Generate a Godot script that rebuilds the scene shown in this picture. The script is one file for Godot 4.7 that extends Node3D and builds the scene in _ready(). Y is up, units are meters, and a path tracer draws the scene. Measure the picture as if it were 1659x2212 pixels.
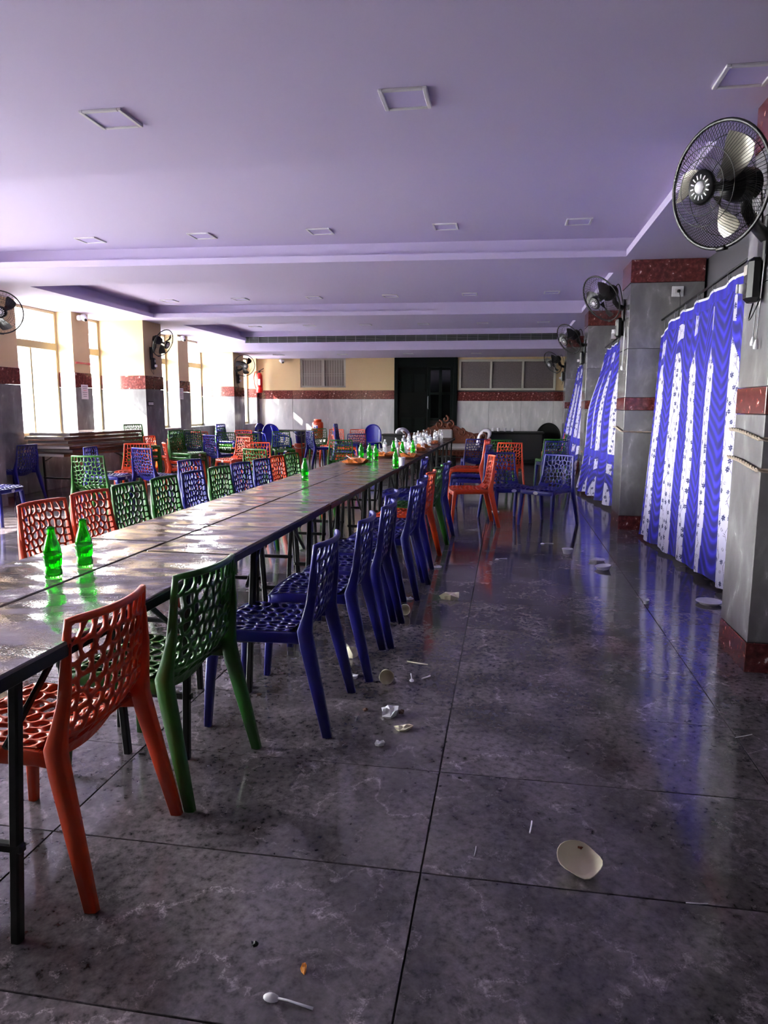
extends Node3D

# A dining hall: long folding tables, moulded web chairs, curtained columns on the right, tall windows on the left.
# x right, y up, -z along the hall away from the camera.

var M := {}
var rng := RandomNumberGenerator.new()
var names := {}
var chair_parts := {}

# ------------------------------------------------------------------ naming and nodes
func numbered(called: String) -> String:
	var n: int = names.get(called, 0)
	names[called] = n + 1
	return called if n == 0 else "%s_%03d" % [called, n]

func tag(o: Node3D, label: String, category: String, group := "", kind := "") -> void:
	if label: o.set_meta("label", label)
	if category: o.set_meta("category", category)
	if group: o.set_meta("group", group)
	if kind: o.set_meta("kind", kind)

func thing(called: String, label: String, category: String, at := Vector3.ZERO, turn := 0.0, group := "") -> Node3D:
	var o := Node3D.new()
	o.name = numbered(called)
	add_child(o, true)
	o.position = at
	o.rotation.y = turn
	tag(o, label, category, group)
	return o

func part(called: String, mesh: Mesh, mat: Material, parent: Node, label := "") -> MeshInstance3D:
	var o := MeshInstance3D.new()
	o.name = called
	o.mesh = mesh
	o.material_override = mat
	parent.add_child(o, true)
	if label: o.set_meta("label", label)
	return o

func solo(called: String, mesh: Mesh, mat: Material, label: String, category: String, at := Vector3.ZERO, turn := 0.0, group := "") -> MeshInstance3D:
	var o := part(numbered(called), mesh, mat, self)
	o.position = at
	o.rotation.y = turn
	tag(o, label, category, group)
	return o

func struct(called: String, mesh: Mesh, mat: Material, label: String, category: String) -> MeshInstance3D:
	var o := part(numbered(called), mesh, mat, self)
	tag(o, label, category, "", "structure")
	return o

func dup(o: Node3D, called: String, label: String, at: Vector3, turn: float, group := "") -> Node3D:
	var c: Node3D = o.duplicate()
	c.name = numbered(called)
	add_child(c, true)
	c.position = at
	c.rotation.y = turn
	tag(c, label, "", group)
	return c

# ------------------------------------------------------------------ mesh helpers
func nb(smooth := false) -> SurfaceTool:
	var st := SurfaceTool.new()
	st.begin(Mesh.PRIMITIVE_TRIANGLES)
	st.set_smooth_group(0 if smooth else -1)
	return st

func fin(st: SurfaceTool) -> ArrayMesh:
	st.generate_normals()
	return st.commit()

func tri(st: SurfaceTool, a: Vector3, b: Vector3, c: Vector3, out: Vector3) -> void:
	# front faces run clockwise: keep the side that looks along «out» in front
	if (b - a).cross(c - a).dot(out) > 0.0:
		st.add_vertex(a); st.add_vertex(c); st.add_vertex(b)
	else:
		st.add_vertex(a); st.add_vertex(b); st.add_vertex(c)

func quad(st: SurfaceTool, a: Vector3, b: Vector3, c: Vector3, d: Vector3, out: Vector3) -> void:
	tri(st, a, b, c, out)
	tri(st, a, c, d, out)

func box(st: SurfaceTool, c: Vector3, size: Vector3, bev := 0.0, basis := Basis()) -> void:
	var h := size / 2.0
	bev = minf(bev, minf(h.x, minf(h.y, h.z)) * 0.9)
	var xf := Transform3D(basis, c)
	for a in 3:
		var b := (a + 1) % 3
		var d := (a + 2) % 3
		for s in [-1.0, 1.0]:
			var o := Vector3.ZERO
			o[a] = s
			var p := []
			for q in [[-1, -1], [1, -1], [1, 1], [-1, 1]]:
				var v := Vector3.ZERO
				v[a] = s * h[a]
				v[b] = q[0] * (h[b] - bev)
				v[d] = q[1] * (h[d] - bev)
				p.append(xf * v)
			quad(st, p[0], p[1], p[2], p[3], basis * o)
		if bev > 0.0:
			for s in [-1.0, 1.0]:
				for t in [-1.0, 1.0]:
					var p := []
					for e in [-1.0, 1.0]:
						var v1 := Vector3.ZERO
						v1[a] = e * (h[a] - bev); v1[b] = s * h[b]; v1[d] = t * (h[d] - bev)
						var v2 := Vector3.ZERO
						v2[a] = e * (h[a] - bev); v2[b] = s * (h[b] - bev); v2[d] = t * h[d]
						p.append(xf * v1); p.append(xf * v2)
					var o := Vector3.ZERO
					o[b] = s; o[d] = t
					quad(st, p[0], p[1], p[3], p[2], basis * o)
	if bev > 0.0:
		for sx in [-1.0, 1.0]:
			for sy in [-1.0, 1.0]:
				for sz in [-1.0, 1.0]:
					var s := Vector3(sx, sy, sz)
					var p := []
					for a in 3:
						var v := Vector3.ZERO
						for k in 3: v[k] = s[k] * (h[k] - (0.0 if k == a else bev))
						p.append(xf * v)
					tri(st, p[0], p[1], p[2], basis * s)

func boxmesh(size: Vector3, bev := 0.0, c := Vector3.ZERO) -> ArrayMesh:
	var st := nb()
	box(st, c, size, bev)
	return fin(st)

func span(x0: float, x1: float, y0: float, y1: float, z0: float, z1: float, bev := 0.0) -> ArrayMesh:
	return boxmesh(Vector3(absf(x1 - x0), absf(y1 - y0), absf(z1 - z0)), bev, Vector3(x0 + x1, y0 + y1, z0 + z1) / 2.0)

# polygon (x, y) pushed along z from 0 to depth, then moved by xf
func prism(st: SurfaceTool, poly: PackedVector2Array, depth: float, xf := Transform3D()) -> void:
	var p := poly.duplicate()
	if Geometry2D.is_polygon_clockwise(p): p.reverse()
	var idx := Geometry2D.triangulate_polygon(p)
	var up := xf.basis.z.normalized()
	for k in range(0, idx.size(), 3):
		var a := p[idx[k]]; var b := p[idx[k + 1]]; var c := p[idx[k + 2]]
		tri(st, xf * Vector3(a.x, a.y, depth), xf * Vector3(b.x, b.y, depth), xf * Vector3(c.x, c.y, depth), up)
		tri(st, xf * Vector3(a.x, a.y, 0), xf * Vector3(b.x, b.y, 0), xf * Vector3(c.x, c.y, 0), -up)
	for k in p.size():
		var a := p[k]; var b := p[(k + 1) % p.size()]
		var n := xf.basis * Vector3(b.y - a.y, a.x - b.x, 0)
		quad(st, xf * Vector3(a.x, a.y, 0), xf * Vector3(b.x, b.y, 0), xf * Vector3(b.x, b.y, depth), xf * Vector3(a.x, a.y, depth), n)

# ground-plan polygon (x, z) between two heights
func slab(st: SurfaceTool, plan: PackedVector2Array, y0: float, y1: float) -> void:
	var q := PackedVector2Array()
	for v in plan: q.append(Vector2(v.x, -v.y))
	prism(st, q, y1 - y0, Transform3D(Basis(Vector3.RIGHT, Vector3.FORWARD, Vector3.UP), Vector3(0, y0, 0)))

func rectprofile(w: float, h: float, b: float) -> PackedVector2Array:
	w /= 2; h /= 2
	return PackedVector2Array([Vector2(-w + b, -h), Vector2(w - b, -h), Vector2(w, -h + b), Vector2(w, h - b), Vector2(w - b, h), Vector2(-w + b, h), Vector2(-w, h - b), Vector2(-w, -h + b)])

func ring(n: int, r := 1.0) -> PackedVector2Array:
	var p := PackedVector2Array()
	for k in n: p.append(Vector2(cos(TAU * k / n), sin(TAU * k / n)) * r)
	return p

# a profile carried along a path; scales may hold one number per point
func sweep(st: SurfaceTool, pts: Array, prof: PackedVector2Array, scales: Array = [], hint := Vector3.UP, caps := true, closed := false) -> void:
	var n := pts.size()
	var rings := []
	for i in n:
		var a: Vector3 = pts[(i - 1 + n) % n] if closed else pts[maxi(i - 1, 0)]
		var b: Vector3 = pts[(i + 1) % n] if closed else pts[mini(i + 1, n - 1)]
		var t := (b - a).normalized()
		var u := hint.cross(t)
		if u.length() < 0.02: u = Vector3.RIGHT.cross(t)
		if u.length() < 0.02: u = Vector3.BACK.cross(t)
		u = u.normalized()
		var v := t.cross(u)
		var s: float = scales[i] if i < scales.size() else 1.0
		var r := []
		for q in prof: r.append(pts[i] + (u * q.x + v * q.y) * s)
		rings.append(r)
	var m := prof.size()
	for i in (n if closed else n - 1):
		var r0: Array = rings[i]
		var r1: Array = rings[(i + 1) % n]
		for k in m:
			var k2 := (k + 1) % m
			var out: Vector3 = (r0[k] + r0[k2]) / 2.0 - pts[i]
			quad(st, r0[k], r0[k2], r1[k2], r1[k], out)
	if caps and not closed:
		for e in [0, n - 1]:
			var r: Array = rings[e]
			var out: Vector3 = (pts[0] - pts[1]) if e == 0 else (pts[n - 1] - pts[n - 2])
			for k in range(1, m - 1): tri(st, r[0], r[k], r[k + 1], out)

func tube(st: SurfaceTool, pts: Array, r: float, sides := 6, scales: Array = [], closed := false) -> void:
	sweep(st, pts, ring(sides, r), scales, Vector3(0.13, 0.97, 0.2), true, closed)

# (radius, height) turned about y
func lathe(st: SurfaceTool, prof: PackedVector2Array, segs: int, xf := Transform3D(), squash := 1.0) -> void:
	for i in prof.size() - 1:
		var a := prof[i]; var b := prof[i + 1]
		var nr := b.y - a.y
		var ny := a.x - b.x
		for k in segs:
			var t0 := TAU * k / segs
			var t1 := TAU * (k + 1) / segs
			var d0 := Vector3(cos(t0), 0, sin(t0) * squash); var d1 := Vector3(cos(t1), 0, sin(t1) * squash)
			var out := xf.basis * ((d0 + d1) * 0.5 * nr + Vector3.UP * ny)
			var p := [d0 * a.x + Vector3.UP * a.y, d1 * a.x + Vector3.UP * a.y, d1 * b.x + Vector3.UP * b.y, d0 * b.x + Vector3.UP * b.y]
			if a.x > 0.0: tri(st, xf * p[0], xf * p[1], xf * p[2], out)
			if b.x > 0.0: tri(st, xf * p[0], xf * p[2], xf * p[3], out)

func V2(a: Array) -> PackedVector2Array:
	var p := PackedVector2Array()
	for k in range(0, a.size(), 2): p.append(Vector2(a[k], a[k + 1]))
	return p

func lathed(a: Array, segs: int) -> ArrayMesh:
	var st := nb(true)
	lathe(st, V2(a), segs)
	return fin(st)

# a cupped sheet with a wandering outline (scraps, peels, leftovers)
func scrap(r: float, tall: float, sd: int, stretch := 1.0, n := 11) -> ArrayMesh:
	rng.seed = sd
	var st := nb()
	var rim := []; var mid := []
	for k in n:
		var a := TAU * k / n
		var q := r * rng.randf_range(0.65, 1.15)
		rim.append(Vector3(cos(a) * q * stretch, tall * rng.randf_range(0.25, 1.0), sin(a) * q))
		mid.append(Vector3(cos(a) * q * stretch * 0.5, tall * rng.randf_range(0.35, 1.1), sin(a) * q * 0.5))
	var top := Vector3(0, tall * 0.7, 0)
	for k in n:
		var k2 := (k + 1) % n
		tri(st, top, mid[k], mid[k2], Vector3.UP)
		quad(st, mid[k], mid[k2], rim[k2], rim[k], Vector3.UP)
		var d: Vector3 = (rim[k] + rim[k2]) * 0.5
		var b0: Vector3 = rim[k] * Vector3(0.8, 0, 0.8); var b1: Vector3 = rim[k2] * Vector3(0.8, 0, 0.8)
		quad(st, rim[k], rim[k2], b1, b0, d * Vector3(1, 0, 1))
		tri(st, Vector3.ZERO, b0, b1, Vector3.DOWN)
	return fin(st)

# ------------------------------------------------------------------ materials
func mat(c: Color, rough := 0.6, metal := 0.0) -> StandardMaterial3D:
	var m := StandardMaterial3D.new()
	m.albedo_color = c
	m.roughness = rough
	m.metallic = metal
	return m

func ramp(a: Array) -> Gradient:
	var g := Gradient.new()
	var o := PackedFloat32Array(); var c := PackedColorArray()
	for k in range(0, a.size(), 2):
		o.append(a[k]); c.append(a[k + 1])
	g.offsets = o
	g.colors = c
	return g

func noise_tex(sd: int, freq: float, kind: int, fractal: int, oct: int, warp: float, g: Gradient, size := 1024, normal := 0.0) -> NoiseTexture2D:
	var n := FastNoiseLite.new()
	n.seed = sd
	n.frequency = freq
	n.noise_type = kind
	n.fractal_type = fractal
	n.fractal_octaves = oct
	n.fractal_gain = 0.55
	if warp > 0.0:
		n.domain_warp_enabled = true
		n.domain_warp_amplitude = warp
		n.domain_warp_frequency = freq * 1.3
		n.domain_warp_fractal_octaves = 4
	var t := NoiseTexture2D.new()
	t.width = size
	t.height = size
	t.seamless = true
	t.noise = n
	if g: t.color_ramp = g
	if normal > 0.0:
		t.as_normal_map = true
		t.bump_strength = normal
	return t

func grain(m: StandardMaterial3D, t: Texture2D, scale: Vector3, offset := Vector3.ZERO) -> StandardMaterial3D:
	m.albedo_texture = t
	m.uv1_triplanar = true
	m.uv1_world_triplanar = true
	m.uv1_scale = scale
	m.uv1_offset = offset
	return m

func bumpy(m: StandardMaterial3D, t: Texture2D, amount: float) -> void:
	m.normal_enabled = true
	m.normal_texture = t
	m.normal_scale = amount

# floor stone: soft clouds, dark specks, thin wandering pale veins
func stone_print() -> ImageTexture:
	var size := 1024
	var fields := []
	# [seed, frequency, octaves, gain, warp]
	for q in [[7, 0.0035, 5, 0.55, 40.0], [23, 0.0030, 4, 0.45, 90.0], [57, 0.0048, 4, 0.5, 80.0], [91, 0.045, 5, 0.72, 0.0]]:
		var n := FastNoiseLite.new()
		n.seed = q[0]
		n.frequency = q[1]
		n.noise_type = FastNoiseLite.TYPE_SIMPLEX_SMOOTH
		n.fractal_octaves = q[2]
		n.fractal_gain = q[3]
		if q[4] > 0.0:
			n.domain_warp_enabled = true
			n.domain_warp_amplitude = q[4]
			n.domain_warp_frequency = 0.006
			n.domain_warp_fractal_octaves = 5
		fields.append(n.get_seamless_image(size, size).get_data())
	var a: PackedByteArray = fields[0]; var b: PackedByteArray = fields[1]; var c: PackedByteArray = fields[2]; var d: PackedByteArray = fields[3]
	var out := PackedByteArray()
	out.resize(size * size * 3)
	for k in size * size:
		var cloud := a[k] / 255.0
		var speck := d[k] / 255.0
		var v := 0.225 + 0.24 * cloud
		v *= 0.66 + 0.56 * speck
		if speck < 0.36: v *= 1.0 - 1.3 * (0.36 - speck)
		var e1 := absf(b[k] / 255.0 - 0.5)
		var e2 := absf(c[k] / 255.0 - 0.47)
		if e1 < 0.02: v += (1.0 - e1 / 0.02) * 0.26 * clampf(cloud * 2.2 - 0.5, 0.0, 1.0) * (0.4 + speck)
		if e2 < 0.014: v += (1.0 - e2 / 0.014) * 0.20 * clampf(1.5 - cloud * 2.0, 0.0, 1.0) * (0.4 + speck)
		if e2 > 0.014 and e2 < 0.05: v -= 0.03 * (0.05 - e2) / 0.036
		out[k * 3] = int(clampf(v * 1.03, 0.0, 1.0) * 255.0)
		out[k * 3 + 1] = int(clampf(v * 0.945, 0.0, 1.0) * 255.0)
		out[k * 3 + 2] = int(clampf(v * 0.995, 0.0, 1.0) * 255.0)
	var im := Image.create_from_data(size, size, false, Image.FORMAT_RGB8, out)
	im.generate_mipmaps()
	return ImageTexture.create_from_image(im)

func make_materials() -> void:
	var W := Color.WHITE
	# floor: dark grey marble, pale wandering veins, fine mottle
	var veins := stone_print()
	M.tiles = []
	for k in 4:
		var m := grain(mat(W, 0.10), veins, Vector3.ONE * 0.5, Vector3(k * 0.37, k * 0.21, k * 0.53))
		m.metallic_specular = 0.5
		M.tiles.append(m)
	M.grout = mat(Color(0.07, 0.065, 0.07), 0.85)
	# wall marble, red marble band
	var slabs := noise_tex(31, 0.004, FastNoiseLite.TYPE_SIMPLEX_SMOOTH, FastNoiseLite.FRACTAL_RIDGED, 4, 60.0, ramp([0.0, Color(0.39, 0.38, 0.385), 0.6, Color(0.465, 0.455, 0.46), 0.88, Color(0.53, 0.52, 0.525), 1.0, Color(0.72, 0.71, 0.71)]), 1024)
	M.marble = []
	for k in 3:
		M.marble.append(grain(mat(W, 0.16), slabs, Vector3(0.5, 0.28, 0.5), Vector3(k * 0.31, k * 0.17, k * 0.43)))
	var pale := noise_tex(37, 0.005, FastNoiseLite.TYPE_SIMPLEX_SMOOTH, FastNoiseLite.FRACTAL_RIDGED, 4, 60.0, ramp([0.0, Color(0.66, 0.65, 0.665), 0.55, Color(0.74, 0.73, 0.74), 0.85, Color(0.78, 0.77, 0.775), 1.0, Color(0.90, 0.89, 0.90)]), 512)
	M.pale_marble = []
	for k in 3:
		M.pale_marble.append(grain(mat(W, 0.16), pale, Vector3(0.8, 0.25, 0.8), Vector3(k * 0.31, k * 0.17, k * 0.43)))
	var red := noise_tex(47, 0.014, FastNoiseLite.TYPE_SIMPLEX_SMOOTH, FastNoiseLite.FRACTAL_FBM, 5, 30.0, ramp([0.0, Color(0.25, 0.11, 0.11), 0.5, Color(0.38, 0.18, 0.175), 0.72, Color(0.46, 0.24, 0.225), 0.80, Color(0.52, 0.30, 0.28), 0.85, Color(0.86, 0.76, 0.74), 1.0, Color(0.95, 0.9, 0.88)]), 1024)
	M.red_marble = grain(mat(W, 0.14), red, Vector3.ONE * 1.1)
	M.cream = mat(Color(0.80, 0.70, 0.54), 0.75)
	M.ceiling = mat(Color(0.80, 0.75, 0.88), 0.7)
	M.dark_wall = mat(Color(0.30, 0.29, 0.31), 0.7)
	M.alu = mat(Color(0.72, 0.66, 0.50), 0.35, 0.3)
	M.curtain_pane = mat(Color(0.60, 0.56, 0.54), 0.7)
	M.white_frame = mat(Color(0.72, 0.70, 0.66), 0.45)
	M.glass = mat(Color(1, 1, 1, 0.06), 0.02)
	M.glass.transparency = BaseMaterial3D.TRANSPARENCY_ALPHA
	M.frosted = mat(Color(0.42, 0.38, 0.38), 0.22)
	bumpy(grain(M.frosted, noise_tex(3, 0.03, FastNoiseLite.TYPE_CELLULAR, FastNoiseLite.FRACTAL_FBM, 2, 0.0, ramp([0.0, Color(0.85, 0.85, 0.85), 1.0, W]), 256), Vector3.ONE * 3.0), noise_tex(4, 0.05, FastNoiseLite.TYPE_CELLULAR, FastNoiseLite.FRACTAL_FBM, 2, 0.0, null, 256, 6.0), 0.5)
	M.door = mat(Color(0.02, 0.045, 0.04), 0.5)
	M.door_panel = mat(Color(0.012, 0.022, 0.02), 0.4)
	M.door.metallic_specular = 0.2
	M.door_panel.metallic_specular = 0.2
	M.dark_glass = mat(Color(0.02, 0.025, 0.025), 0.08)
	# moulded plastics
	M.orange = mat(Color(0.74, 0.21, 0.028), 0.36)
	M.green = mat(Color(0.095, 0.33, 0.045), 0.36)
	M.blue = mat(Color(0.068, 0.055, 0.40), 0.36)
	M.navy = mat(Color(0.07, 0.07, 0.55), 0.25)
	# tables
	var film := noise_tex(61, 0.0034, FastNoiseLite.TYPE_SIMPLEX_SMOOTH, FastNoiseLite.FRACTAL_FBM, 2, 40.0, null, 1024, 11.0)
	var lam := noise_tex(62, 0.01, FastNoiseLite.TYPE_SIMPLEX_SMOOTH, FastNoiseLite.FRACTAL_FBM, 4, 20.0, ramp([0.0, Color(0.34, 0.31, 0.31), 0.5, Color(0.42, 0.385, 0.38), 1.0, Color(0.50, 0.465, 0.455)]), 512)
	M.table = grain(mat(W, 0.07), lam, Vector3(0.55, 0.55, 1.0))
	bumpy(M.table, film, 0.95)
	M.table.metallic_specular = 0.6
	M.ply = grain(mat(Color(0.55, 0.33, 0.2), 0.55), noise_tex(63, 0.02, FastNoiseLite.TYPE_SIMPLEX_SMOOTH, FastNoiseLite.FRACTAL_FBM, 4, 10.0, ramp([0.0, Color(0.5, 0.5, 0.5), 1.0, W]), 256), Vector3(6, 6, 1))
	M.steel_black = mat(Color(0.04, 0.04, 0.045), 0.4, 0.3)
	M.steel = mat(Color(0.5, 0.5, 0.52), 0.35, 0.8)
	# fans
	M.fan_black = mat(Color(0.025, 0.022, 0.024), 0.38)
	M.blade = mat(Color(0.62, 0.60, 0.55), 0.25, 0.25)
	M.blade_dark = mat(Color(0.10, 0.09, 0.10), 0.3)
	M.white = mat(Color(0.86, 0.85, 0.87), 0.4)
	M.paper = mat(Color(0.82, 0.80, 0.82), 0.8)
	M.black = mat(Color(0.015, 0.015, 0.018), 0.5)
	M.lamp_panel = mat(Color(0.80, 0.75, 0.92), 0.35)
	M.vent = mat(Color(0.17, 0.19, 0.18), 0.5)
	M.vent_bar = mat(Color(0.45, 0.44, 0.47), 0.45)
	# glass bottles, food, litter
	M.bottle = mat(Color(0.30, 0.92, 0.26, 0.06), 0.04)
	M.bottle.refraction_enabled = true
	M.bottle.refraction_scale = 0.05
	M.bottle.transparency = BaseMaterial3D.TRANSPARENCY_ALPHA
	M.clear = mat(Color(0.95, 0.98, 1.0, 0.25), 0.05)
	M.clear.transparency = BaseMaterial3D.TRANSPARENCY_ALPHA
	M.cream_paper = mat(Color(0.93, 0.89, 0.77), 0.75)
	M.food = grain(mat(W, 0.5), noise_tex(71, 0.06, FastNoiseLite.TYPE_CELLULAR, FastNoiseLite.FRACTAL_FBM, 2, 8.0, ramp([0.0, Color(0.45, 0.16, 0.05), 0.45, Color(0.75, 0.38, 0.12), 0.75, Color(0.85, 0.66, 0.42), 1.0, Color(0.3, 0.12, 0.06)]), 256), Vector3.ONE * 8.0)
	M.plate = mat(Color(0.50, 0.24, 0.10), 0.45)
	M.crumb = mat(Color(0.28, 0.15, 0.09), 0.7)
	M.yellow = mat(Color(0.78, 0.48, 0.06), 0.5)
	M.red = mat(Color(0.72, 0.04, 0.04), 0.3)
	M.cord = mat(Color(0.62, 0.56, 0.50), 0.85)
	M.carved = grain(mat(W, 0.35, 0.15), noise_tex(81, 0.05, FastNoiseLite.TYPE_SIMPLEX_SMOOTH, FastNoiseLite.FRACTAL_FBM, 4, 12.0, ramp([0.0, Color(0.16, 0.06, 0.02), 0.5, Color(0.36, 0.15, 0.05), 1.0, Color(0.62, 0.33, 0.13)]), 256), Vector3.ONE * 4.0)
	M.cushion = mat(Color(0.62, 0.60, 0.60), 0.8)
	M.black_wood = mat(Color(0.03, 0.035, 0.03), 0.4)
	M.outside = mat(Color(0.80, 0.80, 0.80), 0.9)
	M.outside_dark = mat(Color(0.45, 0.45, 0.48), 0.9)

# ------------------------------------------------------------------ room
const SOFFIT := 2.93
const TRAY := 3.15
const FAR := -19.7

func build_floor() -> void:
	var base := struct("floor", span(-8.0, 2.3, -0.2, -0.006, 6.4, FAR - 0.4), M.grout, "dark grey veined marble tile floor littered with cups and scraps", "floor")
	var t := boxmesh(Vector3(1.1955, 0.03, 0.5955), 0.0012)
	for i in 8:
		for j in range(0, 31):
			var o := part("floor_tile", t, M.tiles[(i * 7 + j * 5 + (i * j) % 3) % 4], base)
			o.position = Vector3(-6.815 + 1.2 * i, -0.015, -1.03 - 0.6 * j)
	# nearer than the frame begins the same tiles go on, joined
	var st := nb()
	for i in 8:
		for j in 12: box(st, Vector3(-6.815 + 1.2 * i, -0.015, -0.43 + 0.6 * j), Vector3(1.1955, 0.03, 0.5955), 0.0012)
	for j in 43: box(st, Vector3(-7.72, -0.015, -1.03 - 18.0 + 0.6 * j), Vector3(0.60, 0.03, 0.5965), 0.0015)
	part("floor_tile_rest", fin(st), M.tiles[1], base).set_meta("kind", "stuff")

func build_ceiling() -> void:
	var st := nb()
	var L := -6.32; var R := 1.18
	# trays: [near z at left, at right, far z at left, at right]
	var trays := [[-4.77, -4.77, -7.68, -8.10], [-8.91, -9.03, -12.33, -12.70], [-13.5, -13.77, -17.0, -17.0]]
	slab(st, V2([-7.7, 6.4, 2.3, 6.4, 2.3, -4.77, -7.7, -4.77]), SOFFIT, 3.0)
	slab(st, V2([-7.7, -4.77, L, -4.77, L, -17.0, -7.7, -17.0]), SOFFIT, 3.0)
	slab(st, V2([R, -4.77, 2.3, -4.77, 2.3, -17.0, R, -17.0]), SOFFIT, 3.0)
	for k in 2:
		var a: Array = trays[k]; var b: Array = trays[k + 1]
		slab(st, V2([L, a[2], R, a[3], R, b[1], L, b[0]]), SOFFIT, 3.0)
	# the set-back upper step of each tray
	slab(st, V2([-7.7, 6.4, 2.3, 6.4, 2.3, -4.62, -7.7, -4.62]), 3.0, TRAY)
	slab(st, V2([-7.7, -4.62, L - 0.15, -4.62, L - 0.15, -17.0, -7.7, -17.0]), 3.0, TRAY)
	slab(st, V2([R + 0.15, -4.62, 2.3, -4.62, 2.3, -17.0, R + 0.15, -17.0]), 3.0, TRAY)
	for k in 2:
		var a: Array = trays[k]; var b: Array = trays[k + 1]
		slab(st, V2([L - 0.15, a[2] - 0.15, R + 0.15, a[3] - 0.15, R + 0.15, b[1] + 0.15, L - 0.15, b[0] + 0.15]), 3.0, TRAY)
	slab(st, V2([-7.7, 6.4, 2.3, 6.4, 2.3, FAR - 0.4, -7.7, FAR - 0.4]), TRAY, TRAY + 0.15)
	# lower bulkhead over the far end
	slab(st, V2([-7.7, -17.0, 2.3, -17.0, 2.3, FAR - 0.4, -7.7, FAR - 0.4]), 2.68, TRAY)
	struct("ceiling", fin(st), M.ceiling, "lavender white false ceiling with recessed trays and dropped beams", "ceiling")
	# air grille on the bulkhead
	var g := thing("air_grille", "long grey slatted air-conditioning grille across the far ceiling bulkhead", "air vent", Vector3(-2.64, 2.95, -16.995))
	part("backing", boxmesh(Vector3(7.40, 0.15, 0.01)), M.vent, g)
	var fr := nb()
	box(fr, Vector3(0, 0.08, 0.012), Vector3(7.46, 0.018, 0.026), 0.003)
	box(fr, Vector3(0, -0.08, 0.012), Vector3(7.46, 0.018, 0.026), 0.003)
	box(fr, Vector3(-3.72, 0, 0.012), Vector3(0.018, 0.16, 0.026), 0.003)
	box(fr, Vector3(3.72, 0, 0.012), Vector3(0.018, 0.16, 0.026), 0.003)
	part("frame", fin(fr), M.ceiling, g)
	var bar := boxmesh(Vector3(0.016, 0.145, 0.02), 0.002)
	for k in 31:
		part("divider", bar, M.vent_bar, g).position = Vector3(-3.6 + 0.24 * k, 0, 0.014)
	for k in 3:
		var lv := part("louvre", boxmesh(Vector3(7.4, 0.006, 0.014)), M.vent_bar, g)
		lv.position = Vector3(0, -0.04 + 0.04 * k, 0.01)
		lv.rotation.x = 0.5
	# square downlights, unlit
	var fm := nb()
	for s in [-1.0, 1.0]:
		box(fm, Vector3(0.112 * s, -0.006, 0), Vector3(0.022, 0.014, 0.246), 0.003)
		box(fm, Vector3(0, -0.006, 0.112 * s), Vector3(0.202, 0.014, 0.022), 0.003)
	var fmesh := fin(fm)
	var dmesh := boxmesh(Vector3(0.202, 0.006, 0.202))
	var spots := []
	for k in 3: spots.append([Vector3(-2.19 + 1.63 * k, SOFFIT, -3.88), ["first near square ceiling panel light, above the left chairs", "second near square ceiling panel light, centre of the near ceiling", "third near square ceiling panel light, by the near wall fan"][k], "near row of ceiling panel lights"])
	for k in 5: spots.append([Vector3(-4.53 + 1.29 * k, TRAY, -7.46), "square ceiling panel light number %s from the left in the nearest recessed tray" % ["one", "two", "three", "four", "five"][k], "panel lights in the nearest tray"])
	for k in 6: spots.append([Vector3(-5.78 + 1.283 * k, TRAY, -11.85), "small panel light number %s from the left in the second recessed tray" % ["one", "two", "three", "four", "five", "six"][k], "panel lights in the second tray"])
	for k in 6: spots.append([Vector3(-5.7 + 1.28 * k, TRAY, -15.9), "tiny panel light number %s from the left in the tray before the air grille" % ["one", "two", "three", "four", "five", "six"][k], "panel lights in the third tray"])
	for k in 4: spots.append([Vector3(-5.9 + 1.7 * k, 2.68, -18.2), "tiny panel light number %s from the left on the low far ceiling" % ["one", "two", "three", "four"][k], "panel lights at the far end"])
	for s in spots:
		var d := thing("ceiling_light", s[1], "ceiling light", s[0], 0.0, s[2])
		part("frame", fmesh, M.white, d)
		part("diffuser", dmesh, M.lamp_panel, d).position.y = -0.003

func pier(parent: Node, x_face: float, x_back: float, z0: float, z1: float, band0: float, band1: float, top: float, k: int) -> void:
	part("plaster", span(x_face - 0.012, x_back, band1, top, z0 - 0.006, z1 + 0.006), M.cream, parent)
	part("red_band", span(x_face, x_back, band0 + 0.002, band1, z0, z1, 0.003), M.red_marble, parent)
	part("marble_slab", span(x_face, x_back, 0.0, band0 - 0.002, z0, z1, 0.003), M.marble[k % 3], parent)

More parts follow.
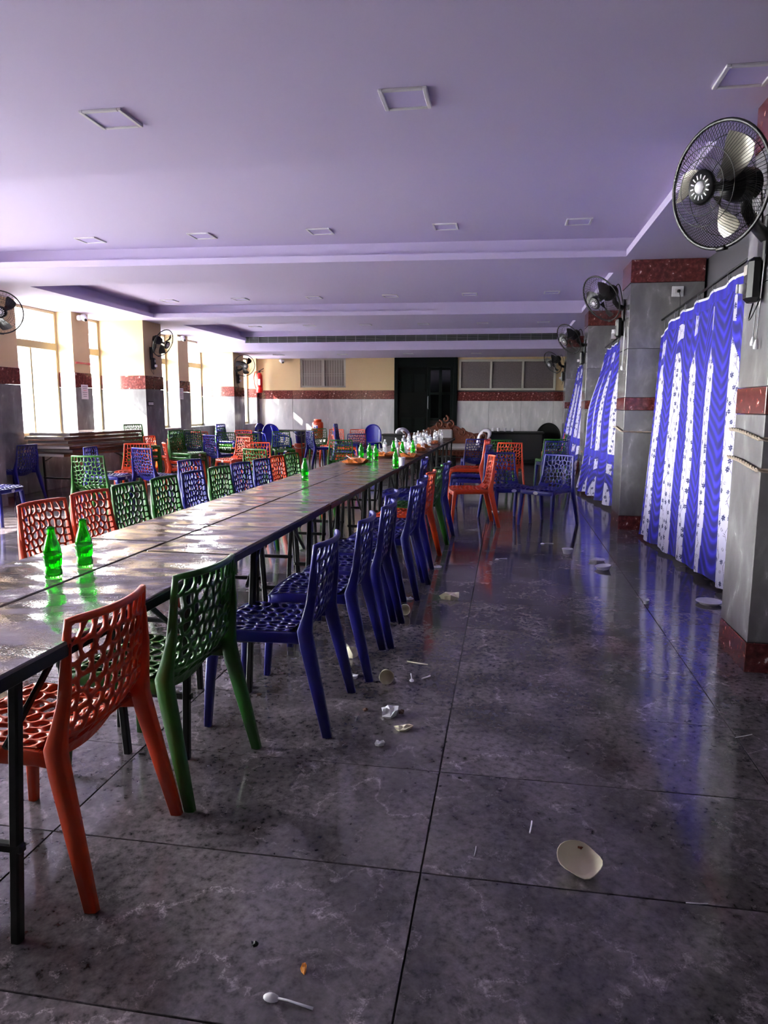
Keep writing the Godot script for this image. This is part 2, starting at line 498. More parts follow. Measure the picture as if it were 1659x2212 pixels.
func build_left() -> void:
	var w := struct("wall_left", span(-7.7, -7.3, 0.0, 0.11, -4.3, 6.3, 0.0), M.cream, "left wall of cream piers over red and grey marble between tall windows", "wall")
	var B0 := 1.67; var B1 := 1.92
	var k := 0
	# [face x, near z, far z]
	for p in [[-7.3, 6.4, -0.2], [-6.7, -0.2, -0.9], [-6.7, -4.35, -5.05], [-7.3, -7.15, -7.66], [-6.7, -8.32, -8.68], [-7.3, -8.68, -9.92], [-7.3, -11.33, -11.84], [-6.7, -12.63, -13.35], [-7.3, -13.35, -14.42], [-7.3, -15.31, -15.85], [-6.75, -17.2, -17.62], [-6.95, -17.62, -18.45], [-6.98, -19.5, FAR]]:
		pier(w, p[0], -7.7, p[1], p[2], B0 if p[1] > -17.0 else 1.60, B1 if p[1] > -17.0 else 1.84, 2.68 if p[1] < -17.3 else SOFFIT, k)
		k += 1
	var n := 0
	for o in [[-0.9, -4.35], [-5.05, -7.15], [-7.66, -8.32], [-9.92, -11.33], [-11.84, -12.63], [-14.42, -15.31], [-15.85, -17.2], [-18.45, -19.5]]:
		n += 1
		var top := SOFFIT if n < 8 else 2.68
		var fx := -7.3 if n < 8 else -6.95
		var inner := fx - 0.3
		var low := 0.87 if n > 2 else 0.5
		part("sill", span(fx, -7.7, 0.0, low, o[0], o[1], 0.004), M.marble[n % 3], w)
		var fr := nb()
		var xm := inner - 0.03
		var mid: float = (o[0] + o[1]) / 2.0
		var wide: float = o[0] - o[1]
		for q in [[o[0] - 0.025, 0.05], [o[1] + 0.025, 0.05]]:
			box(fr, Vector3(xm, (low + top) / 2, q[0]), Vector3(0.06, top - low, q[1]), 0.004)
		box(fr, Vector3(xm, low + 0.025, mid), Vector3(0.06, 0.05, wide - 0.1), 0.004)
		box(fr, Vector3(xm, top - 0.025, mid), Vector3(0.06, 0.05, wide - 0.1), 0.004)
		var wn := struct("window_%d" % n, fin(fr), M.alu, "tall aluminium framed left window with bright daylight outside", "window")
		part("transom", span(xm - 0.035, xm + 0.045, 2.28, 2.40, o[1] + 0.05, o[0] - 0.05, 0.006), M.alu, wn)
		part("pane", span(xm - 0.003, xm + 0.003, low + 0.05, 2.28, o[1] + 0.05, o[0] - 0.05), M.glass, wn)
		part("pane", span(xm - 0.003, xm + 0.003, 2.40, top - 0.05, o[1] + 0.05, o[0] - 0.05), M.glass, wn)
		if wide > 1.0:
			part("sash_bar", span(xm - 0.02, xm + 0.03, low + 0.05, 2.28, mid - 0.02, mid + 0.02, 0.004), M.alu, wn)

func build_far() -> void:
	var w := struct("wall_far", span(-8.0, 2.3, 0.0, 3.2, FAR - 0.4, FAR - 0.2), M.dark_wall, "far end wall of cream plaster over a red band and grey marble slabs", "wall")
	var zf := FAR; var zb := FAR - 0.2
	var dx0 := -3.08; var dx1 := -1.36
	# plaster with the openings left free
	var gx0 := -5.77; var gx1 := -4.46; var gy := 1.88
	var tx0 := -1.32; var tx1 := 1.24; var ty := 1.80
	for q in [[-7.0, gx0, 1.80, 2.68], [gx0, gx1, 1.80, gy], [gx1, dx0, 1.80, 2.68], [tx1, 2.0, 1.80, 2.68], [dx1, tx0, 1.80, 2.68]]:
		part("plaster", span(q[0], q[1], q[2], q[3], zf - 0.01, zb), M.cream, w)
	var xs := [-7.0, -6.0, -4.95, -4.0, dx0]
	for k in 4:
		part("marble_slab", span(xs[k] + 0.002, xs[k + 1] - 0.002, 0.17, 1.56, zf, zb, 0.003), M.pale_marble[k % 3], w)
		part("red_band", span(xs[k] + 0.001, xs[k + 1] - 0.001, 1.563, 1.80, zf + 0.004, zb, 0.003), M.red_marble, w)
	xs = [dx1, -0.5, 0.36, 1.2, 2.0]
	for k in 4:
		part("marble_slab", span(xs[k] + 0.002, xs[k + 1] - 0.002, 0.17, 1.52, zf, zb, 0.003), M.pale_marble[(k + 1) % 3], w)
		part("red_band", span(xs[k] + 0.001, xs[k + 1] - 0.001, 1.523, 1.76, zf + 0.004, zb, 0.003), M.red_marble, w)
	for q in [[-7.0, dx0], [dx1, 2.0]]:
		var b := struct("baseboard_far", span(q[0], q[1], 0.0, 0.17, zf + 0.02, zb, 0.004), M.red_marble, "red marble skirting along the foot of the far wall", "skirting")
		b.set_meta("group", "red skirting of the far wall")
	# barred window
	var g := nb()
	var gc := (gx0 + gx1) / 2
	for x in [gx0 + 0.03, gc, gx1 - 0.03]: box(g, Vector3(x, (gy + 2.68) / 2, zf - 0.06), Vector3(0.06, 2.68 - gy, 0.06), 0.004)
	for y in [gy + 0.025, 2.655]: box(g, Vector3(gc, y, zf - 0.06), Vector3(gx1 - gx0, 0.05, 0.06), 0.004)
	var wn := struct("window_9", fin(g), M.white_frame, "high far-wall window behind thin vertical white grille bars", "window")
	part("pane", span(gx0 + 0.06, gc - 0.03, gy + 0.05, 2.63, zf - 0.10, zf - 0.09), M.curtain_pane, wn)
	part("pane", span(gc + 0.03, gx1 - 0.06, gy + 0.05, 2.63, zf - 0.10, zf - 0.09), M.curtain_pane, wn)
	for k in 16:
		var x := gx0 + 0.12 + (gx1 - gx0 - 0.24) * k / 15.0
		part("bar", span(x - 0.006, x + 0.006, gy, 2.68, zf - 0.03, zf - 0.018), M.white_frame, wn)
	for y in [2.2, 2.26]:
		part("cross_bar", span(gx0, gx1, y - 0.006, y + 0.006, zf - 0.018, zf - 0.006), M.white_frame, wn)
	# transom light with three frosted panes
	g = nb()
	var px := [tx0 + 0.03, tx0 + 0.86, tx0 + 1.70, tx1 - 0.03]
	for x in px: box(g, Vector3(x, (ty + 2.62) / 2, zf + 0.005), Vector3(0.06, 2.62 - ty, 0.07), 0.006)
	for y in [ty + 0.03, 2.59]: box(g, Vector3((tx0 + tx1) / 2, y, zf + 0.005), Vector3(tx1 - tx0, 0.06, 0.07), 0.006)
	wn = struct("window_10", fin(g), M.white_frame, "high white framed transom window of three frosted panes", "window")
	for k in 3:
		part("pane", span(px[k] + 0.02, px[k + 1] - 0.02, ty + 0.05, 2.57, zf - 0.02, zf - 0.01), M.frosted, wn)
	part("lintel", span(tx0, tx1, 2.62, 2.68, zf - 0.01, zb), M.cream, w)
	# dark double door
	g = nb()
	for x in [dx0 + 0.05, dx1 - 0.05]: box(g, Vector3(x, 1.34, zf + 0.0), Vector3(0.10, 2.68, 0.14), 0.006)
	box(g, Vector3((dx0 + dx1) / 2, 2.55, zf), Vector3(dx1 - dx0 - 0.2, 0.26, 0.14), 0.006)
	var d := struct("door_1", fin(g), M.door, "dark green double door, left leaf panelled and right leaf glazed", "door")
	var lx0 := dx0 + 0.1; var lx1 := -2.18; var rx1 := dx1 - 0.1
	part("leaf", span(lx0, lx1 - 0.004, 0.02, 2.42, zf - 0.06, zf - 0.02, 0.004), M.door_panel, d)
	for q in [[0.08, 0.38], [0.45, 0.75]]:
		for y in [[0.2, 1.05], [1.75, 2.25]]:
			part("panel", span(lx0 + q[0], lx0 + q[1], y[0], y[1], zf - 0.02, zf - 0.008, 0.006), M.door, d)
	var lf := nb()
	for x in [lx1 + 0.05, (lx1 + rx1) / 2, rx1 - 0.05]: box(lf, Vector3(x, 1.22, zf - 0.03), Vector3(0.08, 2.40, 0.05), 0.004)
	for y in [0.12, 0.82, 1.02, 1.72, 2.38]: box(lf, Vector3((lx1 + rx1) / 2, y, zf - 0.03), Vector3(rx1 - lx1 - 0.02, 0.07, 0.046), 0.004)
	var leaf := part("leaf", fin(lf), M.door, d)
	for c in 2:
		for y in [[0.155, 0.785], [1.055, 1.685], [1.755, 2.345]]:
			var x0: float = lx1 + 0.09 + c * ((rx1 - lx1) / 2.0 - 0.05)
			part("pane", span(x0, x0 + (rx1 - lx1) / 2.0 - 0.13, y[0], y[1], zf - 0.035, zf - 0.028), M.dark_glass, leaf)
	var hd := nb()
	tube(hd, [Vector3(lx1 + 0.03, 1.30, zf + 0.0), Vector3(lx1 + 0.03, 1.32, zf + 0.05), Vector3(lx1 + 0.03, 1.62, zf + 0.05), Vector3(lx1 + 0.03, 1.64, zf + 0.0)], 0.012, 8)
	part("handle", fin(hd), M.steel, leaf)

func build_right() -> void:
	struct("wall_right", span(2.05, 2.3, 0.0, 3.2, 6.4, FAR - 0.4), M.dark_wall, "shadowed grey right wall seen behind the curtained bays", "wall")
	struct("wall_near", span(-8.0, 2.3, 0.0, 3.2, 6.4, 6.6), M.dark_wall, "plain near end wall behind the viewer", "wall")
	var n := 0
	for c in [[1.26, -3.84, -4.30], [1.27, -8.28, -8.86], [1.27, -12.45, -13.02], [1.27, -16.75, -17.3]]:
		var st := nb()
		box(st, Vector3((c[0] + 2.0) / 2 + 0.02, SOFFIT / 2, (c[1] + c[2]) / 2), Vector3(2.0 - c[0] - 0.04, SOFFIT, c[1] - c[2] - 0.04))
		var o := struct("column", fin(st), M.grout, ["nearest right column of pale grey marble with red bands", "second right column, marble, carrying a white socket near its top", "third right column, marble, between the two far curtains", "farthest right column, grey marble, beside the frosted windows"][n], "column")
		var ys := [0.0, 0.16, 1.335, 1.475, 2.0, 2.69, SOFFIT]
		for k in 6:
			var redb: bool = k in [0, 2, 5]
			part("red_band" if redb else "marble_slab", span(c[0] - (0.004 if redb else 0.0), 2.02, ys[k] + 0.0015, ys[k + 1] - 0.0015, c[1] + (0.004 if redb else 0.0), c[2], 0.003), M.red_marble if redb else M.marble[(k + n) % 3], o)
		n += 1

func build_outside() -> void:
	solo("ground", boxmesh(Vector3(60, 0.2, 70)), M.outside, "pale concrete ground outside the left windows", "ground", Vector3(-38.2, -0.15, -10))
	var b := thing("boundary_wall", "low pale boundary wall with dark coping seen through the windows", "wall", Vector3(-11.5, 0, -14))
	part("wall_panel", boxmesh(Vector3(0.25, 1.5, 30), 0.01, Vector3(0, 0.72, 0)), M.outside, b)
	part("coping", boxmesh(Vector3(0.35, 0.12, 30), 0.02, Vector3(0, 1.52, 0)), M.outside_dark, b)
	var c := thing("sunshade", "concrete sunshade ledge projecting over the left windows outside", "sunshade", Vector3(-8.26, 2.98, -5.9))
	part("ledge", boxmesh(Vector3(1.08, 0.1, 23.4), 0.01), M.outside, c)
	part("drip_edge", boxmesh(Vector3(0.06, 0.08, 23.4), 0.01, Vector3(-0.5, -0.08, 0)), M.outside, c)
	var h := thing("neighbour_house", "overexposed pale house with grilled windows outside the far left windows", "building", Vector3(-15.5, 0, -16.6))
	part("body", boxmesh(Vector3(5, 6.4, 5.6), 0.03, Vector3(0, 3.2, 0)), M.outside, h)
	part("roof", boxmesh(Vector3(5.6, 0.18, 6.2), 0.03, Vector3(0, 6.5, 0)), M.outside_dark, h)
	for k in 3:
		var wf := part("window", boxmesh(Vector3(0.1, 1.3, 1.2), 0.01, Vector3(2.52, 2.6, -1.7 + 1.7 * k)), M.outside_dark, h)
		part("pane", boxmesh(Vector3(0.04, 1.1, 1.0), 0.0, Vector3(2.56, 2.6, -1.7 + 1.7 * k)), M.dark_glass, wf)

# ------------------------------------------------------------------ moulded web chair (front along +x)
func voronoi(sites: Array, r: Rect2) -> Array:
	var cells := []
	for i in sites.size():
		var poly := PackedVector2Array([r.position, Vector2(r.end.x, r.position.y), r.end, Vector2(r.position.x, r.end.y)])
		var p: Vector2 = sites[i]
		for j in sites.size():
			var q: Vector2 = sites[j]
			if i == j or p.distance_to(q) > 0.16: continue
			var m := (p + q) / 2.0
			var d := q - p
			var cut := PackedVector2Array()
			for k in poly.size():
				var a := poly[k]; var b := poly[(k + 1) % poly.size()]
				var sa := (a - m).dot(d); var sb := (b - m).dot(d)
				if sa <= 0.0: cut.append(a)
				if (sa < 0.0 and sb > 0.0) or (sa > 0.0 and sb < 0.0): cut.append(a + (b - a) * (sa / (sa - sb)))
			poly = cut
			if poly.size() < 3: break
		if poly.size() >= 3: cells.append(poly)
	return cells

func back_at(p: Vector2) -> Vector3:
	var t := p.y / 0.46
	var c := p.x / 0.2
	var x := -0.095 - 0.075 * smoothstep(0.0, 0.3, t) - 0.08 * t + 0.04 * c * c * (0.25 + 0.75 * t)
	return Vector3(x, 0.355 + 0.445 * t + 0.05 * c * c * (1.0 - t) * (1.0 - t), p.x * (1.05 - 0.12 * t))

func seat_at(p: Vector2) -> Vector3:
	var c := p.x / 0.2
	var t := p.y / 0.41
	return Vector3(-0.15 + p.y, 0.432 - 0.02 * (1.0 - c * c) * sin(PI * clampf(t + 0.1, 0, 1)) - 0.02 * maxf(0.0, (t - 0.85) / 0.15) ** 2.0, p.x * (0.99 + 0.12 * t))

func web(is_seat: bool, cells: Array, thick: float, strut: float, closed_below: float) -> ArrayMesh:
	var st := nb(true)
	for cell in cells:
		var o := PackedVector2Array()
		for k in cell.size():
			o.append(cell[k]); o.append((cell[k] + cell[(k + 1) % cell.size()]) / 2.0)
		var c := Vector2.ZERO
		for v in o: c += v / o.size()
		var q := PackedVector2Array()
		for v in o: q.append(c + (v - c) * maxf(0.25, 1.0 - strut / maxf(0.004, (v - c).length())))
		var n := q.size()
		var s := PackedVector2Array()
		for k in n: s.append(q[(k + n - 1) % n] * 0.28 + q[k] * 0.44 + q[(k + 1) % n] * 0.28)
		var F := []; var B := []; var NF := []
		for v in [o, s]:
			for p in v:
				var a := seat_at(p) if is_seat else back_at(p)
				var du := (seat_at(p + Vector2(0.002, 0)) if is_seat else back_at(p + Vector2(0.002, 0))) - a
				var dv := (seat_at(p + Vector2(0, 0.002)) if is_seat else back_at(p + Vector2(0, 0.002))) - a
				var nn := dv.cross(du).normalized()
				if (nn.y if is_seat else nn.x) < 0.0: nn = -nn
				F.append(a + nn * thick / 2.0); B.append(a - nn * thick / 2.0); NF.append(nn)
		var shut: bool = c.y < closed_below
		for k in n:
			var k2 := (k + 1) % n
			quad(st, F[k], F[k2], F[n + k2], F[n + k], NF[k])
			if shut:
				# a dimple instead of a hole
				var m: Vector3 = NF[0]
				var ctr := (seat_at(c) if is_seat else back_at(c))
				tri(st, F[n + k], F[n + k2], ctr, m)
				quad(st, B[k], B[k2], B[n + k2], B[n + k], -NF[k])
				tri(st, B[n + k], B[n + k2], ctr + m * 0.002, -m)
			else:
				quad(st, B[k], B[k2], B[n + k2], B[n + k], -NF[k])
				var mid: Vector3 = (F[n] + F[n + n / 2]) / 2.0
				quad(st, F[n + k], F[n + k2], B[n + k2], B[n + k], mid - F[n + k])
	return fin(st)

func make_chair_parts() -> void:
	rng.seed = 5
	var s := []
	# backrest: a row of upright slots at the top, scale-like cells fanning down, all mirrored
	for k in 9: s.append(Vector2(-0.2 + 0.4 * (k + 0.5) / 9.0, 0.425 + 0.008 * cos(k * 2.1)))
	for row in 8:
		var n := 8 if row % 2 == 0 else 9
		for k in n:
			var x := -0.2 + 0.4 * (k + 0.5) / n
			s.append(Vector2(x + rng.randf_range(-0.011, 0.011), 0.362 - row * 0.0475 + 0.03 * cos(x * 9.0) - 0.02 + rng.randf_range(-0.012, 0.012)))
	chair_parts.backrest = web(false, voronoi(s, Rect2(-0.2, 0.0, 0.4, 0.46)), 0.012, 0.0046, 0.075)
	s = []
	for row in 9:
		var n := 7 if row % 2 == 0 else 8
		for k in n:
			var x := -0.2 + 0.4 * (k + 0.5) / n
			s.append(Vector2(x + rng.randf_range(-0.008, 0.008), 0.02 + row * 0.0465 + 0.02 * cos(x * 10.0) - 0.01 + rng.randf_range(-0.012, 0.012)))
	chair_parts.seat = web(true, voronoi(s, Rect2(-0.2, 0.0, 0.4, 0.41)), 0.012, 0.0052, 0.0)
	# frame round the backrest
	var st := nb(true)
	var path := []
	for k in 9: path.append(back_at(Vector2(-0.2, 0.11 + 0.35 * k / 8.0)))
	for k in range(1, 12): path.append(back_at(Vector2(-0.2 + 0.4 * k / 12.0, 0.46)))
	for k in 9: path.append(back_at(Vector2(0.2, 0.46 - 0.35 * k / 8.0)))
	sweep(st, path, rectprofile(0.022, 0.02, 0.005), [], Vector3.RIGHT)
	chair_parts.back_frame = fin(st)
	# apron under the seat edge
	st = nb(true)
	path = []
	path.append(Vector3(-0.172, 0.412, -0.213))
	for k in range(1, 8): path.append(seat_at(Vector2(-0.2, 0.0 + 0.38 * k / 7.0)) + Vector3(0, -0.022, 0))
	path.append(Vector3(0.248, 0.40, -0.205))
	for k in 7: path.append(Vector3(0.255 + 0.012 * sin(PI * k / 6.0), 0.395, -0.19 + 0.38 * k / 6.0))
	path.append(Vector3(0.248, 0.40, 0.205))
	for k in 7: path.append(seat_at(Vector2(0.2, 0.38 - 0.38 * k / 7.0)) + Vector3(0, -0.022, 0))
	path.append(Vector3(-0.172, 0.412, 0.213))
	sweep(st, path, rectprofile(0.018, 0.05, 0.006), [], Vector3.UP)
	chair_parts.seat_rim = fin(st)
	for side in [-1.0, 1.0]:
		st = nb(true)
		sweep(st, [Vector3(-0.268, 0.0, 0.240 * side), Vector3(-0.222, 0.2, 0.228 * side), Vector3(-0.180, 0.38, 0.217 * side), Vector3(-0.168, 0.445, 0.213 * side), Vector3(-0.180, 0.50, 0.209 * side), Vector3(-0.203, 0.62, 0.199 * side), Vector3(-0.215, 0.74, 0.189 * side)], rectprofile(0.054, 0.030, 0.005), [0.74, 0.95, 1.12, 1.15, 0.85, 0.5, 0.12], Vector3(0, 0, 1))
		chair_parts["rear%d" % int(side)] = fin(st)
		st = nb(true)
		sweep(st, [Vector3(0.268, 0.0, 0.222 * side), Vector3(0.255, 0.2, 0.213 * side), Vector3(0.24, 0.35, 0.205 * side), Vector3(0.225, 0.415, 0.195 * side)], rectprofile(0.042, 0.042, 0.008), [0.72, 0.9, 1.1, 1.35], Vector3(0, 0, 1))
		chair_parts["front%d" % int(side)] = fin(st)
	st = nb()
	lathe(st, V2([0.0, 0.002, 0.016, 0.0015, 0.019, 0.0]), 14, Transform3D(Basis(Vector3(0, -1, 0), Vector3(1, 0, 0), Vector3(0, 0, 1)), Vector3(0.276, 0.392, 0)), 1.7)
	chair_parts.badge = fin(st)

func chair(color: String, x: float, z: float, turn: float, label: String, group: String, y := 0.0) -> void:
	var m: Material = M[color]
	var t := thing("web_chair", label, "chair", Vector3(x, y, z), deg_to_rad(turn), group)
	part("seat", chair_parts.seat, m, t)
	part("backrest", chair_parts.backrest, m, t)
	part("back_frame", chair_parts.back_frame, m, t)
	part("seat_rim", chair_parts.seat_rim, m, t)
	for k in ["rear-1", "rear1", "front-1", "front1"]: part("leg", chair_parts[k], m, t)
	part("badge", chair_parts.badge, M.white, t, "small white oval badge on the front rim")

# ------------------------------------------------------------------ folding banquet tables (long side along z)
func make_table(at: Vector3, turn: float, label: String, group: String, wide := 0.4, long := 1.64, high := 0.75, legs := true, piled := false) -> Node3D:
	var t := thing("folding_table", label, "table", at, turn, group)
	part("tabletop", boxmesh(Vector3(wide - 0.006, 0.014, long - 0.008), 0.003, Vector3(0, high - 0.007, 0)), M.table, t)
	part("core", boxmesh(Vector3(wide - 0.02, 0.02, long - 0.02), 0.0, Vector3(0, high - 0.024, 0)), M.ply, t)
	var st := nb()
	for s in [-1.0, 1.0]:
		box(st, Vector3(s * (wide / 2 - 0.008), high - 0.026, 0), Vector3(0.012, 0.034, long - 0.01), 0.002)
		if not piled: box(st, Vector3(0, high - 0.026, s * (long / 2 - 0.01)), Vector3(wide - 0.03, 0.034, 0.012), 0.002)
	part("edge_band", fin(st), M.ply if piled else M.steel_black, t)
	if piled:
		for s in [-1.0, 1.0]: part("end_band", boxmesh(Vector3(wide - 0.008, 0.036, 0.012), 0.002, Vector3(0, high - 0.026, s * (long / 2 - 0.002))), M.white_frame, t)
	if not legs: return t
	var lx := wide / 2 - 0.04
	for e in [-1.0, 1.0]:
		for s in [-1.0, 1.0]:
			st = nb()
			sweep(st, [Vector3(s * (lx - 0.035), 0, e * (long / 2 - 0.33)), Vector3(s * lx, high - 0.035, e * (long / 2 - 0.35))], rectprofile(0.028, 0.028, 0.005), [], Vector3.RIGHT)
			part("leg", fin(st), M.steel_black, t)
		part("cross_bar", boxmesh(Vector3(lx * 2, 0.024, 0.024), 0.004, Vector3(0, 0.26, e * (long / 2 - 0.335))), M.steel_black, t)
		part("cross_bar", boxmesh(Vector3(lx * 2, 0.024, 0.03), 0.004, Vector3(0, high - 0.05, e * (long / 2 - 0.35))), M.steel_black, t)
		for s in [-1.0, 1.0]:
			st = nb()
			sweep(st, [Vector3(s * (lx - 0.04), 0.52, e * (long / 2 - 0.345)), Vector3(s * (lx - 0.04), high - 0.05, e * (long / 2 - 0.58))], rectprofile(0.018, 0.012, 0.002), [], Vector3.RIGHT)
			part("brace", fin(st), M.steel_black, t)
	return t

# ------------------------------------------------------------------ wall fans
func fan(at: Vector3, hub_at: Vector3, aim: Vector3, r: float, spokes: int, wall_side: float, blade_mat: Material, label: String, group: String) -> void:
	var t := thing("wall_fan", label, "fan", at, 0.0, group)
	var H := hub_at - at
	var z := aim.normalized()
	var x := Vector3.UP.cross(z).normalized()
	var xf := Transform3D(Basis(x, z.cross(x), z), H)
	var w := 0.0022 if spokes > 60 else 0.0026
	# cages: front and rear spokes meet at the rim; both lean, so that they cross
	for side in [1.0, -1.0]:
		var st := nb(true)
		for k in spokes:
			var a := TAU * (k + (0.0 if side > 0 else 0.5)) / spokes
			var pts := []
			for j in 6:
				var f := j / 5.0
				var rr := lerpf(0.26 if side > 0 else 0.30, 1.0, f) * r
				var aa = a + side * 0.30 * f
				pts.append(Vector3(cos(aa) * rr, sin(aa) * rr, side * r * 0.40 * (1.0 - pow(f, 2.6)) * (1.0 if side > 0 else 0.75)))
			tube(st, pts, w / 2.0, 3)
		for q in [0.45, 0.62] if side > 0 else [0.5, 0.8]:
			var f: float = (q - 0.26) / 0.74
			var pts := []
			for k in 40: pts.append(Vector3(cos(TAU * k / 40.0) * q * r, sin(TAU * k / 40.0) * q * r, side * r * 0.41 * (1.0 - pow(f, 2.6)) * (1.0 if side > 0 else 0.75)))
			tube(st, pts, w * 0.8, 4, [], true)
		part("front_cage" if side > 0 else "rear_cage", fin(st), M.fan_black, t).transform = xf
	var rm := nb(true)
	var c := []
	for k in 56: c.append(Vector3(cos(TAU * k / 56.0) * r, sin(TAU * k / 56.0) * r, 0))
	sweep(rm, c, rectprofile(0.016, 0.012, 0.003), [], Vector3(0, 0, 1), false, true)
	box(rm, Vector3(0.0, -r - 0.004, 0.0), Vector3(0.05, 0.02, 0.03), 0.004)
	part("rim", fin(rm), M.fan_black, t).transform = xf
	# front hub with a ring of slots round a pale cap
	var hb := nb(true)
	var R := Transform3D(Basis(Vector3.RIGHT, Vector3(0, 0, 1), Vector3(0, -1, 0)), Vector3.ZERO)
	lathe(hb, V2([0.0, r * 0.36, r * 0.27, r * 0.36, r * 0.28, r * 0.39, r * 0.25, r * 0.43, r * 0.0, r * 0.44]), 28, R)
	var hub := part("hub", fin(hb), M.fan_black, t)
	hub.transform = xf
	var vt := boxmesh(Vector3(r * 0.07, r * 0.024, 0.004), 0.001)
	for k in 14:
		var v := part("slot", vt, M.white, hub)
		v.transform = Transform3D(Basis(Vector3.BACK, TAU * k / 14.0), Vector3(cos(TAU * k / 14.0), sin(TAU * k / 14.0), 0) * r * 0.165 + Vector3(0, 0, r * 0.436))
	var cap := nb(true)
	lathe(cap, V2([0.0, r * 0.43, r * 0.10, r * 0.43, r * 0.095, r * 0.455, 0.0, r * 0.465]), 20, R)
	part("cap", fin(cap), M.white, hub)
	# three swept blades
	for k in 3:
		var st := nb(true)
		var g := []
		for i in 7:
			var f := i / 6.0
			var rr := lerpf(0.16, 0.85, f) * r
			var hw := lerpf(0.30, 0.66, sqrt(f)) * (1.0 - 0.35 * pow(f, 6.0))
			var row := []
			for j in 5:
				var s := j / 4.0 - 0.5
				var a := s * hw * 1.3 + 0.35 * f
				row.append(Vector3(cos(a) * rr, sin(a) * rr, 0.012 + s * lerpf(0.075, 0.034, f) - 0.010 * (1.0 - 4.0 * s * s)))
			g.append(row)
		for i in 6:
			for j in 4:
				for e in [0.0016, -0.0016]:
					var o := Vector3(0, 0, e)
					quad(st, g[i][j] + o, g[i + 1][j] + o, g[i + 1][j + 1] + o, g[i][j + 1] + o, o)
		part("blade", fin(st), blade_mat, t).transform = xf * Transform3D(Basis(Vector3.BACK, TAU * k / 3.0 + 0.5), Vector3.ZERO)
	# motor and arm
	var mo := nb(true)
	lathe(mo, V2([0.0, -r * 0.85, r * 0.16, -r * 0.84, r * 0.27, -r * 0.74, r * 0.29, -r * 0.40, r * 0.24, -r * 0.26, r * 0.08, -r * 0.24, r * 0.07, r * 0.1, 0.0, r * 0.1]), 22, R)
	part("motor", fin(mo), M.fan_black, t).transform = xf
	var neck: Vector3 = xf * Vector3(0, -r * 0.3, -r * 0.62)
	var ar := nb(true)
	sweep(ar, [Vector3.ZERO, neck * Vector3(0.55, 0.15, 0.55), neck * Vector3(0.95, 0.6, 0.95), neck, xf * Vector3(0, 0, -r * 0.6)], rectprofile(0.05, 0.05, 0.012), [1.2, 1.0, 0.9, 0.9, 0.9], Vector3.UP)
	part("arm", fin(ar), M.fan_black, t)
	var br := nb()
	box(br, Vector3(-wall_side * 0.012, -0.02, 0), Vector3(0.024, 0.24, 0.10), 0.008)
	part("bracket", fin(br), M.fan_black, t)
	var bx := nb()
	box(bx, Vector3(-wall_side * 0.045, -0.21, 0), Vector3(0.075, 0.22, 0.10), 0.022)
	var ctl := part("control_box", fin(bx), M.fan_black, t)
	var kn := nb(true)
	lathe(kn, V2([0.0, 0.03, 0.022, 0.03, 0.027, 0.0, 0.0, 0.0]), 18, Transform3D(Basis(Vector3(0, wall_side, 0), Vector3(-wall_side, 0, 0), Vector3(0, 0, 1)), Vector3(-wall_side * 0.082, -0.25, 0)))
	box(kn, Vector3(-wall_side * 0.118, -0.25, 0), Vector3(0.014, 0.046, 0.010), 0.003)
	part("knob", fin(kn), M.white, ctl)
	part("speed_plate", boxmesh(Vector3(0.004, 0.05, 0.05), 0.001, Vector3(-wall_side * 0.084, -0.16, 0)), M.white_frame, ctl)
	var cd := nb(true)
	var loop := []
	for k in 9:
		var f := k / 8.0
		loop.append(Vector3(-wall_side * (0.03 + 0.03 * sin(PI * f)), -0.31 - 0.10 * sin(PI * f), -0.02 + 0.10 * f))
	tube(cd, loop, 0.004, 6)
	part("cord", fin(cd), M.fan_black, t)
	cd = nb(true)
	var lp2 := []
	for k in 9:
		var f := k / 8.0
		lp2.append((xf * Vector3(0, 0, -r * 0.8)).lerp(Vector3(-wall_side * 0.02, 0.05, 0), f) + Vector3(0, 0.13 * sin(PI * f), 0))
	tube(cd, lp2, 0.005, 6)
	part("cord", fin(cd), M.fan_black, t)

